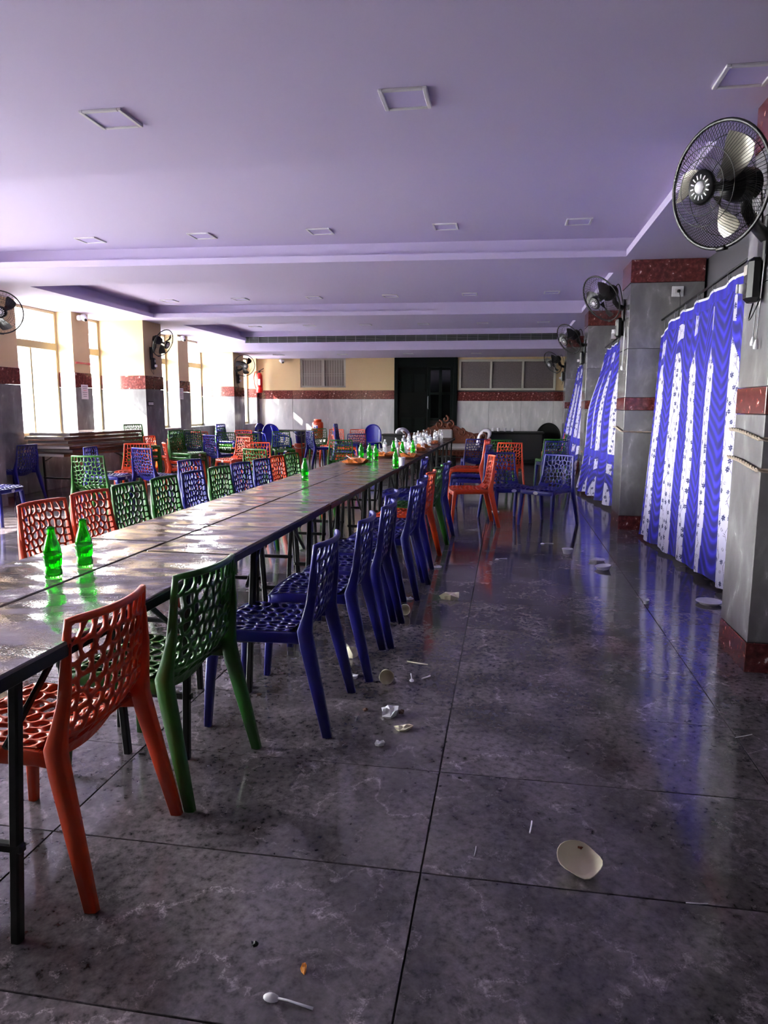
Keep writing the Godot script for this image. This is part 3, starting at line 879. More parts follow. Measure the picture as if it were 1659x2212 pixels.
# ------------------------------------------------------------------ printed festival curtains
func print_cloth(w: int, h: int, wide: float, tall: float, blues: Array, lower: float, sd: int) -> ImageTexture:
	# blues: [left, right] of each draped blue stripe in metres from the left edge
	rng.seed = sd
	var im := Image.create(w, h, false, Image.FORMAT_RGB8)
	var deep := Color(0.06, 0.04, 0.40); var mid := Color(0.13, 0.09, 0.66); var bright := Color(0.24, 0.18, 0.84)
	var white := Color(0.74, 0.72, 0.82); var ink := Color(0.10, 0.10, 0.30); var vine := Color(0.35, 0.33, 0.42)
	var cell := 0.085
	var nx := int(wide / cell) + 2; var ny := int(tall / cell) + 2
	var fl := []
	for k in nx * ny: fl.append([Vector2(rng.randf_range(0.2, 0.8), rng.randf_range(0.2, 0.8)), rng.randf_range(0.018, 0.026), rng.randf() * TAU, rng.randf() < 0.72])
	for py in h:
		var y := tall * py / h
		for px in w:
			var x := wide * px / w
			# which stripe, and how far across it (-1..1)
			var blue := false
			var across := 0.0
			var width := 0.3
			var near_edge := 9.0
			for b in blues:
				var bl: float = b[0] + 0.012 * sin(y * 5.0 + b[0] * 9.0)
				var br: float = b[1] + 0.012 * sin(y * 4.0 + b[1] * 7.0)
				if x >= bl and x <= br:
					blue = true
					width = br - bl
					across = 2.0 * (x - bl) / width - 1.0
				near_edge = minf(near_edge, minf(absf(x - bl), absf(x - br)))
			var tab := false
			var header := false
			# upper valance, and a second one lower down on some panels
			for v0 in ([0.0, lower] if lower > 0.0 else [0.0]):
				var vy: float = y - v0
				if vy < 0.0 or vy > 0.62: continue
				header = header or vy < 0.10
				var reach := 0.40 + (0.20 * (1.0 - minf(1.0, near_edge / 0.11)) if not blue else 0.3)
				if vy < reach:
					if not blue and near_edge > 0.045 and vy > 0.13 and vy < 0.13 + 0.16 + 0.03 * sin(x * 11.0): tab = true
					elif not blue:
						blue = true
						across = sin(x * 9.0)
						width = 0.2
			var c := white
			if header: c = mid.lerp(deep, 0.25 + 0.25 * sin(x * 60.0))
			elif blue and not tab:
				# swags: nested sagging folds
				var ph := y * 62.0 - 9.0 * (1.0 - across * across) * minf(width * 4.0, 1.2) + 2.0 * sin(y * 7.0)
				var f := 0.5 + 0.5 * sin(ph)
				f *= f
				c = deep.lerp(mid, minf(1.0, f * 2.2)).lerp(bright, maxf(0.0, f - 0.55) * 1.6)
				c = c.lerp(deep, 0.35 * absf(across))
			else:
				var gx := int(x / cell); var gy := int(y / cell)
				var vx := absf(fposmod(x + 0.018 * sin(y * 24.0) + 0.01 * sin(y * 51.0), 0.115) - 0.057)
				if vx < 0.0028: c = vine
				var f: Array = fl[gy * nx + gx]
				if f[3]:
					var d = Vector2(x / cell - gx, y / cell - gy) - f[0]
					d *= cell
					var rr = d.length()
					var pet: float = f[1] * (0.35 + 0.65 * absf(cos(3.0 * (d.angle() + f[2]))))
					if rr < pet and rr > 0.004: c = ink
				else:
					var d = (Vector2(x / cell - gx, y / cell - gy) - f[0]) * cell
					d = d.rotated(f[2])
					var leaf := absf(d.length_squared() / 0.00022 + absf(d.y) * 60.0 - 0.9)
					if leaf < 0.22: c = vine
			im.set_pixel(px, py, c)
	im.generate_mipmaps()
	return ImageTexture.create_from_image(im)

func cloth_mat(t: Texture2D) -> StandardMaterial3D:
	var m := mat(Color.WHITE, 0.75)
	m.albedo_texture = t
	m.backlight_enabled = true
	m.backlight = Color(0.25, 0.25, 0.3)
	return m

# top and bottom edges run from the far (u = 0) to the near end (u = 1)
func curtain(label: String, group: String, t0: Vector3, t1: Vector3, b0: Vector3, b1: Vector3, nx: int, ny: int, wave: float, folds: float, tuck: Array, tex: Texture2D, droop: float) -> void:
	var at := (b0 + b1) / 2.0 * Vector3(1, 0, 1)
	var o := thing("curtain", label, "curtain", at, 0.0, group)
	var g := []
	for i in nx + 1:
		var u := float(i) / nx
		var col := []
		for j in ny + 1:
			var v := float(j) / ny
			var top := t0.lerp(t1, u) + Vector3(0, -0.025 * absf(sin(u * PI * 8.0)) - droop * pow(1.0 - u, 14.0), 0)
			var bot := b0.lerp(b1, u) + Vector3(0, 0.012 * sin(u * 37.0), 0)
			var p := top.lerp(bot, v)
			p.x += wave * (0.35 + 0.65 * v) * sin(u * TAU * folds + 0.8 * sin(v * 3.0)) + wave * 0.35 * sin(u * TAU * folds * 2.3 + v * 2.0)
			if tuck.size():
				# gathered towards one height: [height share, depth into the room, drift along]
				var q := exp(-pow((v - tuck[0]) / 0.22, 2.0))
				p.x -= tuck[1] * q * (1.0 - u)
				p.z += tuck[2] * q * (1.0 - u)
			col.append(p - at)
		g.append(col)
	var st := nb(true)
	for s in [0.0, 0.004]:
		for i in nx:
			for j in ny:
				var q := [[i, j], [i + 1, j], [i + 1, j + 1], [i, j + 1]]
				for k in ([0, 1, 2, 0, 2, 3] if s == 0.0 else [0, 2, 1, 0, 3, 2]):
					st.set_uv(Vector2(float(q[k][0]) / nx, float(q[k][1]) / ny))
					st.add_vertex(g[q[k][0]][q[k][1]] + Vector3(s, 0, 0))
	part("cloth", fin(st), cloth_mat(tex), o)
	# white heading tape, rod and hooks
	st = nb(true)
	var tape := []
	for i in nx + 1: tape.append(g[i][0] + Vector3(0.002, -0.005, 0))
	sweep(st, tape, rectprofile(0.008, 0.022, 0.002), [], Vector3.UP)
	part("heading_tape", fin(st), M.white, o)
	var hooks := 9
	for k in hooks:
		st = nb(true)
		var u := (k + 0.5) / hooks
		var p: Vector3 = g[int(u * nx)][0]
		var rod_y := t0.lerp(t1, u).y + 0.05 - at.y
		var pts := []
		for a in 9: pts.append(Vector3(p.x + 0.012 * cos(TAU * a / 8.0), (p.y + rod_y) / 2.0 + (rod_y - p.y + 0.02) / 2.0 * sin(TAU * a / 8.0), p.z))
		tube(st, pts, 0.003, 5)
		part("hook", fin(st), M.steel, o)
	st = nb(true)
	tube(st, [t0 + Vector3(0, 0.05, 0) - at, t1 + Vector3(0, 0.05, 0) - at], 0.011, 8)
	var rod := solo("curtain_rod", fin(st), M.steel_black, "dark rod holding up the " + label.substr(0, label.find(",")), "rod", at, 0.0)
	rod.set_meta("group", "curtain rods")

# ------------------------------------------------------------------ small things
var proto := {}

func make_bottle(kind: String) -> Node3D:
	var t: Node3D
	if kind == "green":
		t = thing("glass_bottle", "green glass soda bottle", "bottle")
		part("body", lathed([0.0, 0.0, 0.027, 0.0, 0.030, 0.004, 0.0305, 0.026, 0.0275, 0.034, 0.0285, 0.05, 0.031, 0.085, 0.0305, 0.105, 0.024, 0.130, 0.0155, 0.155, 0.0135, 0.176, 0.0145, 0.180, 0.0145, 0.186, 0.0125, 0.188, 0.0105, 0.186, 0.0105, 0.158, 0.020, 0.130, 0.0265, 0.104, 0.027, 0.085, 0.0245, 0.05, 0.024, 0.034, 0.0265, 0.024, 0.024, 0.010, 0.0, 0.008], 26), M.bottle, t)
		var st := nb(true)
		lathe(st, V2([0.0292, 0.046, 0.0308, 0.05, 0.0328, 0.085, 0.0318, 0.094, 0.0292, 0.094]), 26)
		part("ribbed_band", fin(st), M.bottle, t)
	else:
		t = thing("water_bottle", "small clear plastic water bottle", "bottle")
		part("body", lathed([0.0, 0.0, 0.026, 0.0, 0.029, 0.006, 0.029, 0.05, 0.027, 0.056, 0.029, 0.062, 0.029, 0.105, 0.024, 0.125, 0.012, 0.142, 0.0115, 0.15, 0.0, 0.15], 14), M.clear, t)
		part("label_band", lathed([0.0295, 0.064, 0.0298, 0.066, 0.0298, 0.096, 0.0295, 0.098], 14), M.white, t)
		part("cap", lathed([0.0, 0.165, 0.013, 0.165, 0.0135, 0.163, 0.0135, 0.149, 0.0, 0.149], 12), M.white, t)
	return t

func bottle(kind: String, x: float, z: float, label: String, group: String, turn := 0.0) -> void:
	if not proto.has(kind):
		proto[kind] = make_bottle(kind)
		proto[kind].position = Vector3(x, 0.7515, z)
		tag(proto[kind], label, "", group)
		return
	dup(proto[kind], "glass_bottle" if kind == "green" else "water_bottle", label, Vector3(x, 0.7515, z), turn, group)

func leftover_plate(x: float, z: float, sd: int, label: String, r := 0.15) -> void:
	var t := thing("plate", label, "plate", Vector3(x, 0.7515, z), 0.0, "plates of leftovers on the long table")
	part("dish", lathed([0.0, 0.0, r * 0.6, 0.0, r * 0.98, 0.022, r, 0.026, r * 0.95, 0.024, r * 0.6, 0.006, 0.0, 0.006], 24), M.plate, t)
	rng.seed = sd
	var f := part("food", scrap(r * 0.78, 0.06, sd, 1.0, 16), M.food, t)
	f.position.y = 0.008
	var sp := nb(true)
	tube(sp, [Vector3(0.02, 0.03, 0.01), Vector3(-0.04, 0.06, 0.03), Vector3(-0.09, 0.095, 0.04)], 0.004, 6)
	part("spoon_handle", fin(sp), M.white, t)

func cup(called: String, at: Vector3, r: float, tall: float, lying: Basis, m: Material, label: String, category := "cup") -> Node3D:
	var t := thing(called, label, category, at)
	var b := part("wall", lathed([0.0, 0.0, r * 0.74, 0.0, r * 0.76, 0.004, r, tall, r * 1.05, tall + 0.003, r * 0.97, tall + 0.004, r * 0.72, 0.006, 0.0, 0.006], 26), m, t)
	b.basis = lying
	var rim := nb(true)
	var c := []
	for k in 28: c.append(Vector3(cos(TAU * k / 28.0) * r, tall + 0.002, sin(TAU * k / 28.0) * r))
	tube(rim, c, r * 0.045, 6, [], true)
	part("rim", fin(rim), M.white, t).basis = lying
	return t

func spoon(at: Vector3, turn: float, long: float, label: String) -> void:
	var t := thing("plastic_spoon", label, "spoon", at, turn, "white plastic spoons on the floor")
	var st := nb(true)
	var n := 14
	for i in 4:
		for k in n:
			var p := []
			for q in [[i, k], [i, k + 1], [i + 1, k + 1], [i + 1, k]]:
				var f: float = q[0] / 4.0
				var a: float = TAU * q[1] / n
				p.append(Vector3(cos(a) * f * long * 0.16 - long * 0.34, 0.014 - 0.009 * f * f, sin(a) * f * long * 0.105))
			quad(st, p[0], p[1], p[2], p[3], Vector3.UP)
			var d := Vector3(0, -0.002, 0)
			quad(st, p[0] + d, p[1] + d, p[2] + d, p[3] + d, Vector3.DOWN)
	part("bowl", fin(st), M.white, t)
	st = nb(true)
	sweep(st, [Vector3(-long * 0.2, 0.007, 0), Vector3(0, 0.008, 0), Vector3(long * 0.34, 0.005, 0), Vector3(long * 0.5, 0.004, 0)], rectprofile(long * 0.055, 0.005, 0.0015), [0.9, 0.8, 0.95, 1.1], Vector3.UP)
	part("handle", fin(st), M.white, t)

func stick(at: Vector3, turn: float, long: float, m: Material, label: String, category := "straw", r := 0.0025) -> void:
	var st := nb(true)
	tube(st, [Vector3(-long / 2, r, 0), Vector3(long * 0.1, r, 0.001), Vector3(long / 2, r * 1.3, 0)], r, 7)
	solo("straw" if category == "straw" else "splinter", fin(st), m, label, category, at, turn)

# ------------------------------------------------------------------ other furniture
# rounded plastic chair; front along +x
func shell_chair(at: Vector3, turn: float, arms: bool, m: Material, label: String, group: String) -> void:
	var t := thing("plastic_chair", label, "chair", at, deg_to_rad(turn), group)
	var st := nb(true)
	box(st, Vector3(0.02, 0.42, 0), Vector3(0.44, 0.03, 0.44), 0.014)
	box(st, Vector3(0.235, 0.40, 0), Vector3(0.02, 0.06, 0.42), 0.008)
	part("seat", fin(st), m, t)
	# arched back, wrapped round, with upright slats
	st = nb(true)
	var rim := []
	for k in 25:
		var a := PI * k / 24.0
		var zz := -cos(a) * 0.225
		var yy := 0.46 + 0.43 * pow(sin(a), 0.55)
		rim.append(Vector3(-0.19 - 0.10 * (yy - 0.42) + 0.9 * zz * zz, yy, zz))
	sweep(st, rim, rectprofile(0.03, 0.05, 0.01), [], Vector3.RIGHT)
	part("back_frame", fin(st), m, t)
	st = nb(true)
	var nx := 14; var ny := 10
	for i in nx:
		for j in ny:
			var p := []
			for q in [[i, j], [i + 1, j], [i + 1, j + 1], [i, j + 1]]:
				var a: float = PI * (0.12 + 0.76 * q[0] / nx)
				var zz := -cos(a) * 0.215
				var yy := lerpf(0.44, 0.46 + 0.42 * pow(sin(a), 0.55), float(q[1]) / ny)
				p.append(Vector3(-0.19 - 0.10 * (yy - 0.42) + 0.9 * zz * zz + 0.006 * (int(q[0]) % 2), yy, zz))
			quad(st, p[0], p[1], p[2], p[3], Vector3.RIGHT)
			var d := Vector3(-0.008, 0, 0)
			quad(st, p[0] + d, p[1] + d, p[2] + d, p[3] + d, Vector3.LEFT)
	part("backrest", fin(st), m, t)
	for s in [-1.0, 1.0]:
		for e in [[-0.2, -0.27], [0.2, 0.24]]:
			st = nb(true)
			sweep(st, [Vector3(e[1], 0, s * 0.245), Vector3(e[0], 0.41, s * 0.205)], rectprofile(0.05, 0.05, 0.012), [0.75, 1.0], Vector3.RIGHT)
			part("leg", fin(st), m, t)
		if arms:
			st = nb(true)
			sweep(st, [Vector3(-0.21, 0.68, s * 0.225), Vector3(-0.05, 0.66, s * 0.25), Vector3(0.14, 0.645, s * 0.25), Vector3(0.21, 0.61, s * 0.245), Vector3(0.22, 0.5, s * 0.235), Vector3(0.215, 0.40, s * 0.22)], rectprofile(0.05, 0.025, 0.008), [], Vector3.UP)
			part("arm", fin(st), m, t)

func scroll(st: SurfaceTool, c: Vector3, r: float, turns: float, dir: float, w: float, depth: float) -> void:
	var p := []
	for k in 26:
		var f := k / 25.0
		var a := -PI * 0.5 + dir * TAU * turns * f
		var q := r * (1.0 - 0.75 * f)
		p.append(c + Vector3(cos(a) * q * dir, -sin(a) * q, 0))
	sweep(st, p, rectprofile(depth, w, w * 0.3), [], Vector3(0, 0, 1))

func build_sofa() -> void:
	var t := thing("carved_sofa", "carved brown wedding sofa with white scroll arms at the far end of the long table", "sofa", Vector3(-1.52, 0, -17.5))
	# arched carved back
	var top := PackedVector2Array([Vector2(-0.98, 0.42)])
	for k in 31:
		var f := k / 30.0
		var x := lerpf(-0.98, 0.98, f)
		var h := 0.62 + 0.34 * exp(-pow(x / 0.60, 2.0)) + 0.05 * exp(-pow((absf(x) - 0.85) / 0.12, 2.0))
		top.append(Vector2(x, h + 0.008 * sin(x * 60.0)))
	top.append(Vector2(0.98, 0.42))
	var st := nb()
	prism(st, top, 0.09, Transform3D(Basis(), Vector3(0, 0, -0.36)))
	part("backrest", fin(st), M.carved, t)
	st = nb(true)
	for s in [-1.0, 1.0]:
		scroll(st, Vector3(s * 0.14, 0.93, -0.25), 0.10, 1.3, s, 0.022, 0.04)
		scroll(st, Vector3(s * 0.42, 0.74, -0.25), 0.10, 1.4, -s, 0.02, 0.04)
		scroll(st, Vector3(s * 0.68, 0.60, -0.25), 0.08, 1.4, s, 0.02, 0.04)
	scroll(st, Vector3(0.02, 1.06, -0.30), 0.08, 0.9, 1.0, 0.03, 0.05)
	for k in 13:
		var x := -0.9 + 0.15 * k
		lathe(st, V2([0.0, 0.0, 0.03, 0.004, 0.02, 0.018, 0.0, 0.024]), 8, Transform3D(Basis(Vector3.RIGHT, Vector3(0, 0, 1), Vector3(0, -1, 0)), Vector3(x, 0.57 + 0.30 * exp(-pow(x / 0.60, 2.0)), -0.27)))
	part("carving", fin(st), M.carved, t)
	st = nb()
	box(st, Vector3(0.02, 0.68, -0.24), Vector3(0.36, 0.26, 0.07), 0.03)
	part("back_pad", fin(st), M.cushion, t, "pale grey padded centre panel")
	st = nb()
	box(st, Vector3(0, 0.40, 0.02), Vector3(1.72, 0.13, 0.62), 0.04)
	part("seat", fin(st), M.cushion, t)
	st = nb()
	box(st, Vector3(0, 0.27, 0.02), Vector3(1.80, 0.13, 0.66), 0.02)
	for k in 22: box(st, Vector3(-0.84 + 0.08 * k, 0.27, 0.36), Vector3(0.045, 0.07, 0.03), 0.01)
	part("base", fin(st), M.carved, t)
	for s in [-1.0, 1.0]:
		st = nb(true)
		var p := []
		for k in 22:
			var f := k / 21.0
			var a := lerpf(-0.35, PI * 1.35, f)
			var q := 0.17 * (1.0 - 0.35 * f)
			p.append(Vector3(s * (1.02 - 0.02 - q * cos(a) * 0.9), 0.72 + q * sin(a) * 0.9 - (0.26 * (1.0 - f) ** 3.0), 0.05))
		sweep(st, p, rectprofile(0.085, 0.5, 0.03), [], Vector3(0, 0, 1))
		part("arm", fin(st), M.white, t, "white padded scroll arm")
		st = nb(true)
		scroll(st, Vector3(s * 0.96, 0.66, 0.30), 0.10, 1.2, -s, 0.03, 0.04)
		part("arm_carving", fin(st), M.carved, t)
		for z in [-0.25, 0.28]:
			st = nb(true)
			lathe(st, V2([0.0, 0.0, 0.03, 0.0, 0.045, 0.05, 0.025, 0.10, 0.05, 0.21, 0.0, 0.21]), 12, Transform3D(Basis(), Vector3(s * 0.84, 0, z)))
			part("leg", fin(st), M.carved, t)

func build_misc() -> void:
	# orange drum cooler on a stand of buckets behind the back chairs
	var cs := thing("side_stool", "dark stool holding the orange water cooler", "stool", Vector3(-4.98, 0, -18.6))
	part("top", boxmesh(Vector3(0.44, 0.03, 0.44), 0.01, Vector3(0, 0.50, 0)), M.steel_black, cs)
	for sx in [-1.0, 1.0]:
		for sz in [-1.0, 1.0]: part("leg", boxmesh(Vector3(0.035, 0.485, 0.035), 0.006, Vector3(sx * 0.18, 0.2425, sz * 0.18)), M.steel_black, cs)
	var cl := thing("water_cooler", "orange drum water cooler with a white tap against the far wall", "cooler", Vector3(-4.98, 0.516, -18.6))
	part("body", lathed([0.0, 0.0, 0.125, 0.0, 0.14, 0.02, 0.145, 0.16, 0.138, 0.18, 0.15, 0.21, 0.15, 0.40, 0.13, 0.43, 0.0, 0.43], 26), M.orange, cl)
	part("lid", lathed([0.0, 0.50, 0.095, 0.50, 0.10, 0.49, 0.10, 0.43, 0.0, 0.43], 22), M.orange, cl)
	part("tap", boxmesh(Vector3(0.05, 0.06, 0.06), 0.012, Vector3(0.0, 0.10, 0.16)), M.white, cl, "white tap")
	var lb := part("label_plate", boxmesh(Vector3(0.13, 0.09, 0.006), 0.002, Vector3(-0.02, 0.30, 0.152)), M.white, cl, "white and blue printed label")
	part("mark", boxmesh(Vector3(0.035, 0.06, 0.004), 0.0, Vector3(0.02, 0.295, 0.156)), M.navy, lb)
	part("mark", boxmesh(Vector3(0.05, 0.02, 0.004), 0.0, Vector3(-0.04, 0.285, 0.156)), M.navy, lb)
	var bprof := [0.0, 0.0, 0.12, 0.0, 0.13, 0.02, 0.165, 0.33, 0.175, 0.335, 0.175, 0.35, 0.16, 0.35, 0.125, 0.03, 0.0, 0.025]
	for b in [["orange", Vector3(-5.55, 0, -18.9), 1.0, "tall orange bucket standing under the blue bucket by the far wall"], ["blue", Vector3(-5.55, 0.36, -18.9), 0.92, "blue bucket stacked on top of the orange bucket"], ["orange", Vector3(-5.95, 0, -19.3), 0.8, "low orange tub against the far wall skirting"]]:
		var q := thing("bucket", b[3], "bucket", b[1])
		var bk := part("body", lathed(bprof, 26), M[b[0]], q)
		bk.scale = Vector3.ONE * b[2]
		var st := nb(true)
		var hp := []
		for k in 13: hp.append(Vector3(-0.172 * cos(PI * k / 12.0), 0.33 - 0.10 * sin(PI * k / 12.0), 0.03 + 0.15 * sin(PI * k / 12.0)) * b[2])
		tube(st, hp, 0.005, 6)
		part("handle", fin(st), M.white, q)
	# fire extinguisher
	var fx := thing("fire_extinguisher", "red fire extinguisher hung in the far left corner", "extinguisher", Vector3(-6.86, 1.80, -19.40))
	part("cylinder", lathed([0.0, 0.0, 0.07, 0.0, 0.085, 0.02, 0.085, 0.40, 0.06, 0.46, 0.025, 0.48, 0.0, 0.48], 22), M.red, fx)
	part("base_ring", lathed([0.087, -0.07, 0.092, -0.06, 0.092, 0.06, 0.087, 0.07], 22), M.red, fx)
	var st := nb()
	box(st, Vector3(0, 0.51, 0), Vector3(0.05, 0.05, 0.05), 0.01)
	box(st, Vector3(0.06, 0.56, 0.0), Vector3(0.16, 0.018, 0.025), 0.004, Basis(Vector3.BACK, 0.5))
	box(st, Vector3(0.05, 0.52, 0.0), Vector3(0.13, 0.014, 0.022), 0.004, Basis(Vector3.BACK, -0.2))
	part("valve", fin(st), M.black, fx)
	st = nb(true)
	tube(st, [Vector3(-0.02, 0.51, 0), Vector3(-0.11, 0.50, 0.03), Vector3(-0.15, 0.36, 0.04), Vector3(-0.14, 0.18, 0.04), Vector3(-0.09, 0.05, 0.04)], 0.014, 8)
	part("hose", fin(st), M.red, fx)
	part("label_plate", boxmesh(Vector3(0.06, 0.17, 0.006), 0.002, Vector3(0.02, 0.22, 0.085)), M.paper, fx)
	# dark dining table with clutter by the right far wall
	var bt := thing("dark_table", "black covered table under the frosted windows holding small cups", "table", Vector3(0.15, 0, -18.2))
	part("top", boxmesh(Vector3(1.5, 0.04, 0.7), 0.008, Vector3(0, 0.74, 0)), M.black_wood, bt)
	part("skirt", boxmesh(Vector3(1.44, 0.66, 0.64), 0.02, Vector3(0, 0.39, 0)), M.black, bt)
	part("foot_board", boxmesh(Vector3(1.46, 0.06, 0.66), 0.01, Vector3(0, 0.03, 0)), M.black_wood, bt)
	var cups := [[-0.50, 0.05, "leftmost white cup left on the black table"], [-0.36, 0.1, "second white cup left on the black table"], [-0.2, 0.05, "third white cup left on the black table"], [-0.02, 0.1, "rightmost white cup left on the black table"]]
	for c in cups: cup("paper_cup", Vector3(0.15 + c[0], 0.762, -18.2 + c[1]), 0.04, 0.08, Basis(), M.white, c[2])
	var th := thing("throne_chair", "black arched high-back chair in the dark right far corner", "chair", Vector3(1.05, 0, -18.6))
	var arch := PackedVector2Array([Vector2(-0.30, 0.42)])
	for k in 17: arch.append(Vector2(-0.30 * cos(PI * k / 16.0), 0.62 + 0.34 * sin(PI * k / 16.0)))
	arch.append(Vector2(0.30, 0.42))
	st = nb()
	prism(st, arch, 0.07, Transform3D(Basis(), Vector3(0, 0, -0.3)))
	part("backrest", fin(st), M.black_wood, th)
	st = nb(true)
	var rimp := []
	for k in 17: rimp.append(Vector3(-0.29 * cos(PI * k / 16.0), 0.62 + 0.33 * sin(PI * k / 16.0), -0.22))
	tube(st, rimp, 0.018, 8)
	part("back_rim", fin(st), M.black_wood, th)
	part("seat", boxmesh(Vector3(0.6, 0.12, 0.55), 0.03, Vector3(0, 0.38, 0)), M.black_wood, th)
	for sx in [-1.0, 1.0]:
		for sz in [-1.0, 1.0]: part("leg", boxmesh(Vector3(0.05, 0.33, 0.05), 0.01, Vector3(sx * 0.25, 0.165, sz * 0.22)), M.black_wood, th)
	var sb := thing("side_cabinet", "low dark cabinet standing by the door left of the sofa", "cabinet", Vector3(-2.62, 0, -16.6))
	part("body", boxmesh(Vector3(0.46, 0.66, 0.4), 0.01, Vector3(0, 0.36, 0)), M.black_wood, sb)
	part("top", boxmesh(Vector3(0.50, 0.04, 0.44), 0.01, Vector3(0, 0.71, 0)), M.black_wood, sb)
	part("plinth", boxmesh(Vector3(0.42, 0.04, 0.36), 0.004, Vector3(0, 0.02, 0)), M.black, sb)

# folded tables piled under the first window
func build_pile() -> void:
	var n := 0
	for q in [[0.0, 0.0, -1.0, true], [0.04, 0.10, 1.0, false], [0.08, -0.02, 0.5, false], [-0.14, 0.30, 0.0, false], [-0.16, 0.26, -0.5, false], [-0.13, 0.33, 0.4, false]]:
		var at := Vector3(-6.60 + q[0], 0.058 * n, -10.42 - q[1])
		var words: String = ["lowest folding table, standing on its legs, of the pile by the first window", "second table up in the pile by the first window", "third table up in the pile by the first window", "fourth table up, pushed back, in the pile by the first window", "fifth table up, pushed back, in the pile by the first window", "topmost pushed-back table of the pile by the first window"][n]
		make_table(at, deg_to_rad(-7.0 + q[2]), words, "pile of folded tables", 0.74, 1.80, 0.66, q[3], true)
		n += 1

func build_marks() -> void:
	# power points with plugs on the columns
	var n := 0
	for p in [Vector3(1.75, 2.59, -8.274), Vector3(1.70, 2.53, -12.444)]:
		var t := thing("power_socket", ["white power socket with a black plug high on the second right column", "white power socket high on the third right column"][n], "socket", p)
		part("plate", boxmesh(Vector3(0.12, 0.11, 0.012), 0.004, Vector3(0, 0, 0.005)), M.white, t)
		part("face", boxmesh(Vector3(0.055, 0.05, 0.008), 0.002, Vector3(0, 0, 0.012)), M.paper, t)
		var st := nb(true)
		box(st, Vector3(0.005, 0, 0.03), Vector3(0.03, 0.028, 0.035), 0.006)
		tube(st, [Vector3(0.005, -0.005, 0.045), Vector3(0.02, -0.05, 0.04), Vector3(0.03, -0.14, 0.02), Vector3(0.02, -0.26, 0.01)], 0.004, 6)
		part("plug", fin(st), M.black, t)
		n += 1
	# notices and red lettering on the window piers
	n = 0
	for p in [Vector3(-7.294, 1.595, -11.585), Vector3(-7.294, 1.63, -15.37)]:
		var t := thing("notice", ["white printed notice on the pier between the first two windows", "white printed notice on the pier beside the far cctv camera"][n], "notice", p)
		part("sheet", boxmesh(Vector3(0.006, 0.25, 0.20), 0.001), M.paper, t)
		for k in 6:
			part("line", boxmesh(Vector3(0.002, 0.008, 0.14 - 0.02 * (k % 3)), 0.0, Vector3(0.004, 0.09 - 0.033 * k, 0.0)), M.steel_black if k != 2 else M.red, t)
		n += 1
	var lt := thing("red_lettering", "small red lettering painted above the red band of the first pier", "lettering", Vector3(-7.286, 2.085, -11.585))
	rng.seed = 3
	for k in 15:
		var z := 0.22 - 0.031 * k
		var st := nb()
		var loop := []
		for a in 9: loop.append(Vector3(0, 0.016 * sin(TAU * a / rng.randf_range(7.0, 9.5)) + rng.randf_range(-0.006, 0.006), z + 0.012 * cos(TAU * a / 8.0)))
		tube(st, loop, 0.004, 4)
		part("letter", fin(st), M.red, lt)
	# dome cameras under the soffit
	n = 0
	for p in [Vector3(-7.16, 2.84, -11.47), Vector3(-7.16, 2.84, -15.28), Vector3(-6.26, 2.60, -19.55)]:
		var t := thing("cctv_camera", ["white cctv camera on the pier between the first two windows", "white cctv camera on the farther window pier", "white cctv camera in the far left corner of the end wall"][n], "camera", p)
		var wallward := Vector3(-0.08, 0, 0) if n < 2 else Vector3(0, 0, -0.09)
		part("mount", boxmesh(Vector3(0.09, 0.09, 0.09), 0.02, wallward), M.white, t)
		var st := nb(true)
		lathe(st, V2([0.0, -0.075, 0.03, -0.07, 0.046, -0.04, 0.05, 0.0, 0.05, 0.05, 0.0, 0.055]), 16, Transform3D(Basis(Vector3.BACK, 0.9) * Basis(Vector3.RIGHT, -0.5), Vector3.ZERO))
		part("body", fin(st), M.white, t)
		st = nb(true)
		lathe(st, V2([0.0, -0.09, 0.022, -0.086, 0.026, -0.06, 0.0, -0.06]), 14, Transform3D(Basis(Vector3.BACK, 0.9) * Basis(Vector3.RIGHT, -0.5), Vector3.ZERO))
		part("lens", fin(st), M.black, t)
		n += 1
	# twisted cords tied round the near columns, pull switches
	n = 0
	for q in [[1.24, -3.82, -4.32, 1.23], [1.24, -3.82, -4.32, 1.075], [1.25, -8.26, -8.88, 1.12]]:
		var st := nb(true)
		for ph in [0.0, PI]:
			var pts := []
			for k in 70:
				var f := k / 69.0
				var p := Vector3(2.0, 0, q[1]).lerp(Vector3(q[0], 0, q[1]), minf(1.0, f / 0.45)) if f < 0.45 else Vector3(q[0], 0, lerpf(q[1], q[2], (f - 0.45) / 0.55))
				var a = f * 70.0 + ph
				pts.append(p + Vector3(-0.004 * cos(a) * (0.0 if f < 0.45 else 1.0), q[3] + 0.006 * sin(a) - 0.02 * sin(f * 5.0), 0.004 * cos(a) * (1.0 if f < 0.45 else 0.0)))
			tube(st, pts, 0.006, 5)
		solo("tie_cord", fin(st), M.cord, ["upper twisted cord tied round the nearest column beside the curtain", "lower twisted cord tied round the nearest column beside the curtain", "twisted cord tied round the second right column"][n], "rope")
		n += 1
	n = 0
	for p in [Vector3(1.235, 1.71, -3.98), Vector3(1.235, 1.73, -4.03), Vector3(1.245, 1.82, -8.42), Vector3(1.245, 1.83, -8.47)]:
		var t := thing("pull_cord", ["nearer pull cord hanging below the near wall fan", "second pull cord hanging below the near wall fan", "left pull cord under the second right fan", "right pull cord under the second right fan"][n], "cord", p)
		var st := nb(true)
		tube(st, [Vector3(0, 0, 0), Vector3(0.004, 0.2, 0.004), Vector3(0.01, 0.42, 0)], 0.003, 5)
		part("string", fin(st), M.white, t)
		st = nb(true)
		lathe(st, V2([0.0, -0.045, 0.012, -0.045, 0.013, -0.03, 0.005, 0.0, 0.0, 0.002]), 12)
		part("pull", fin(st), M.white, t)
		n += 1
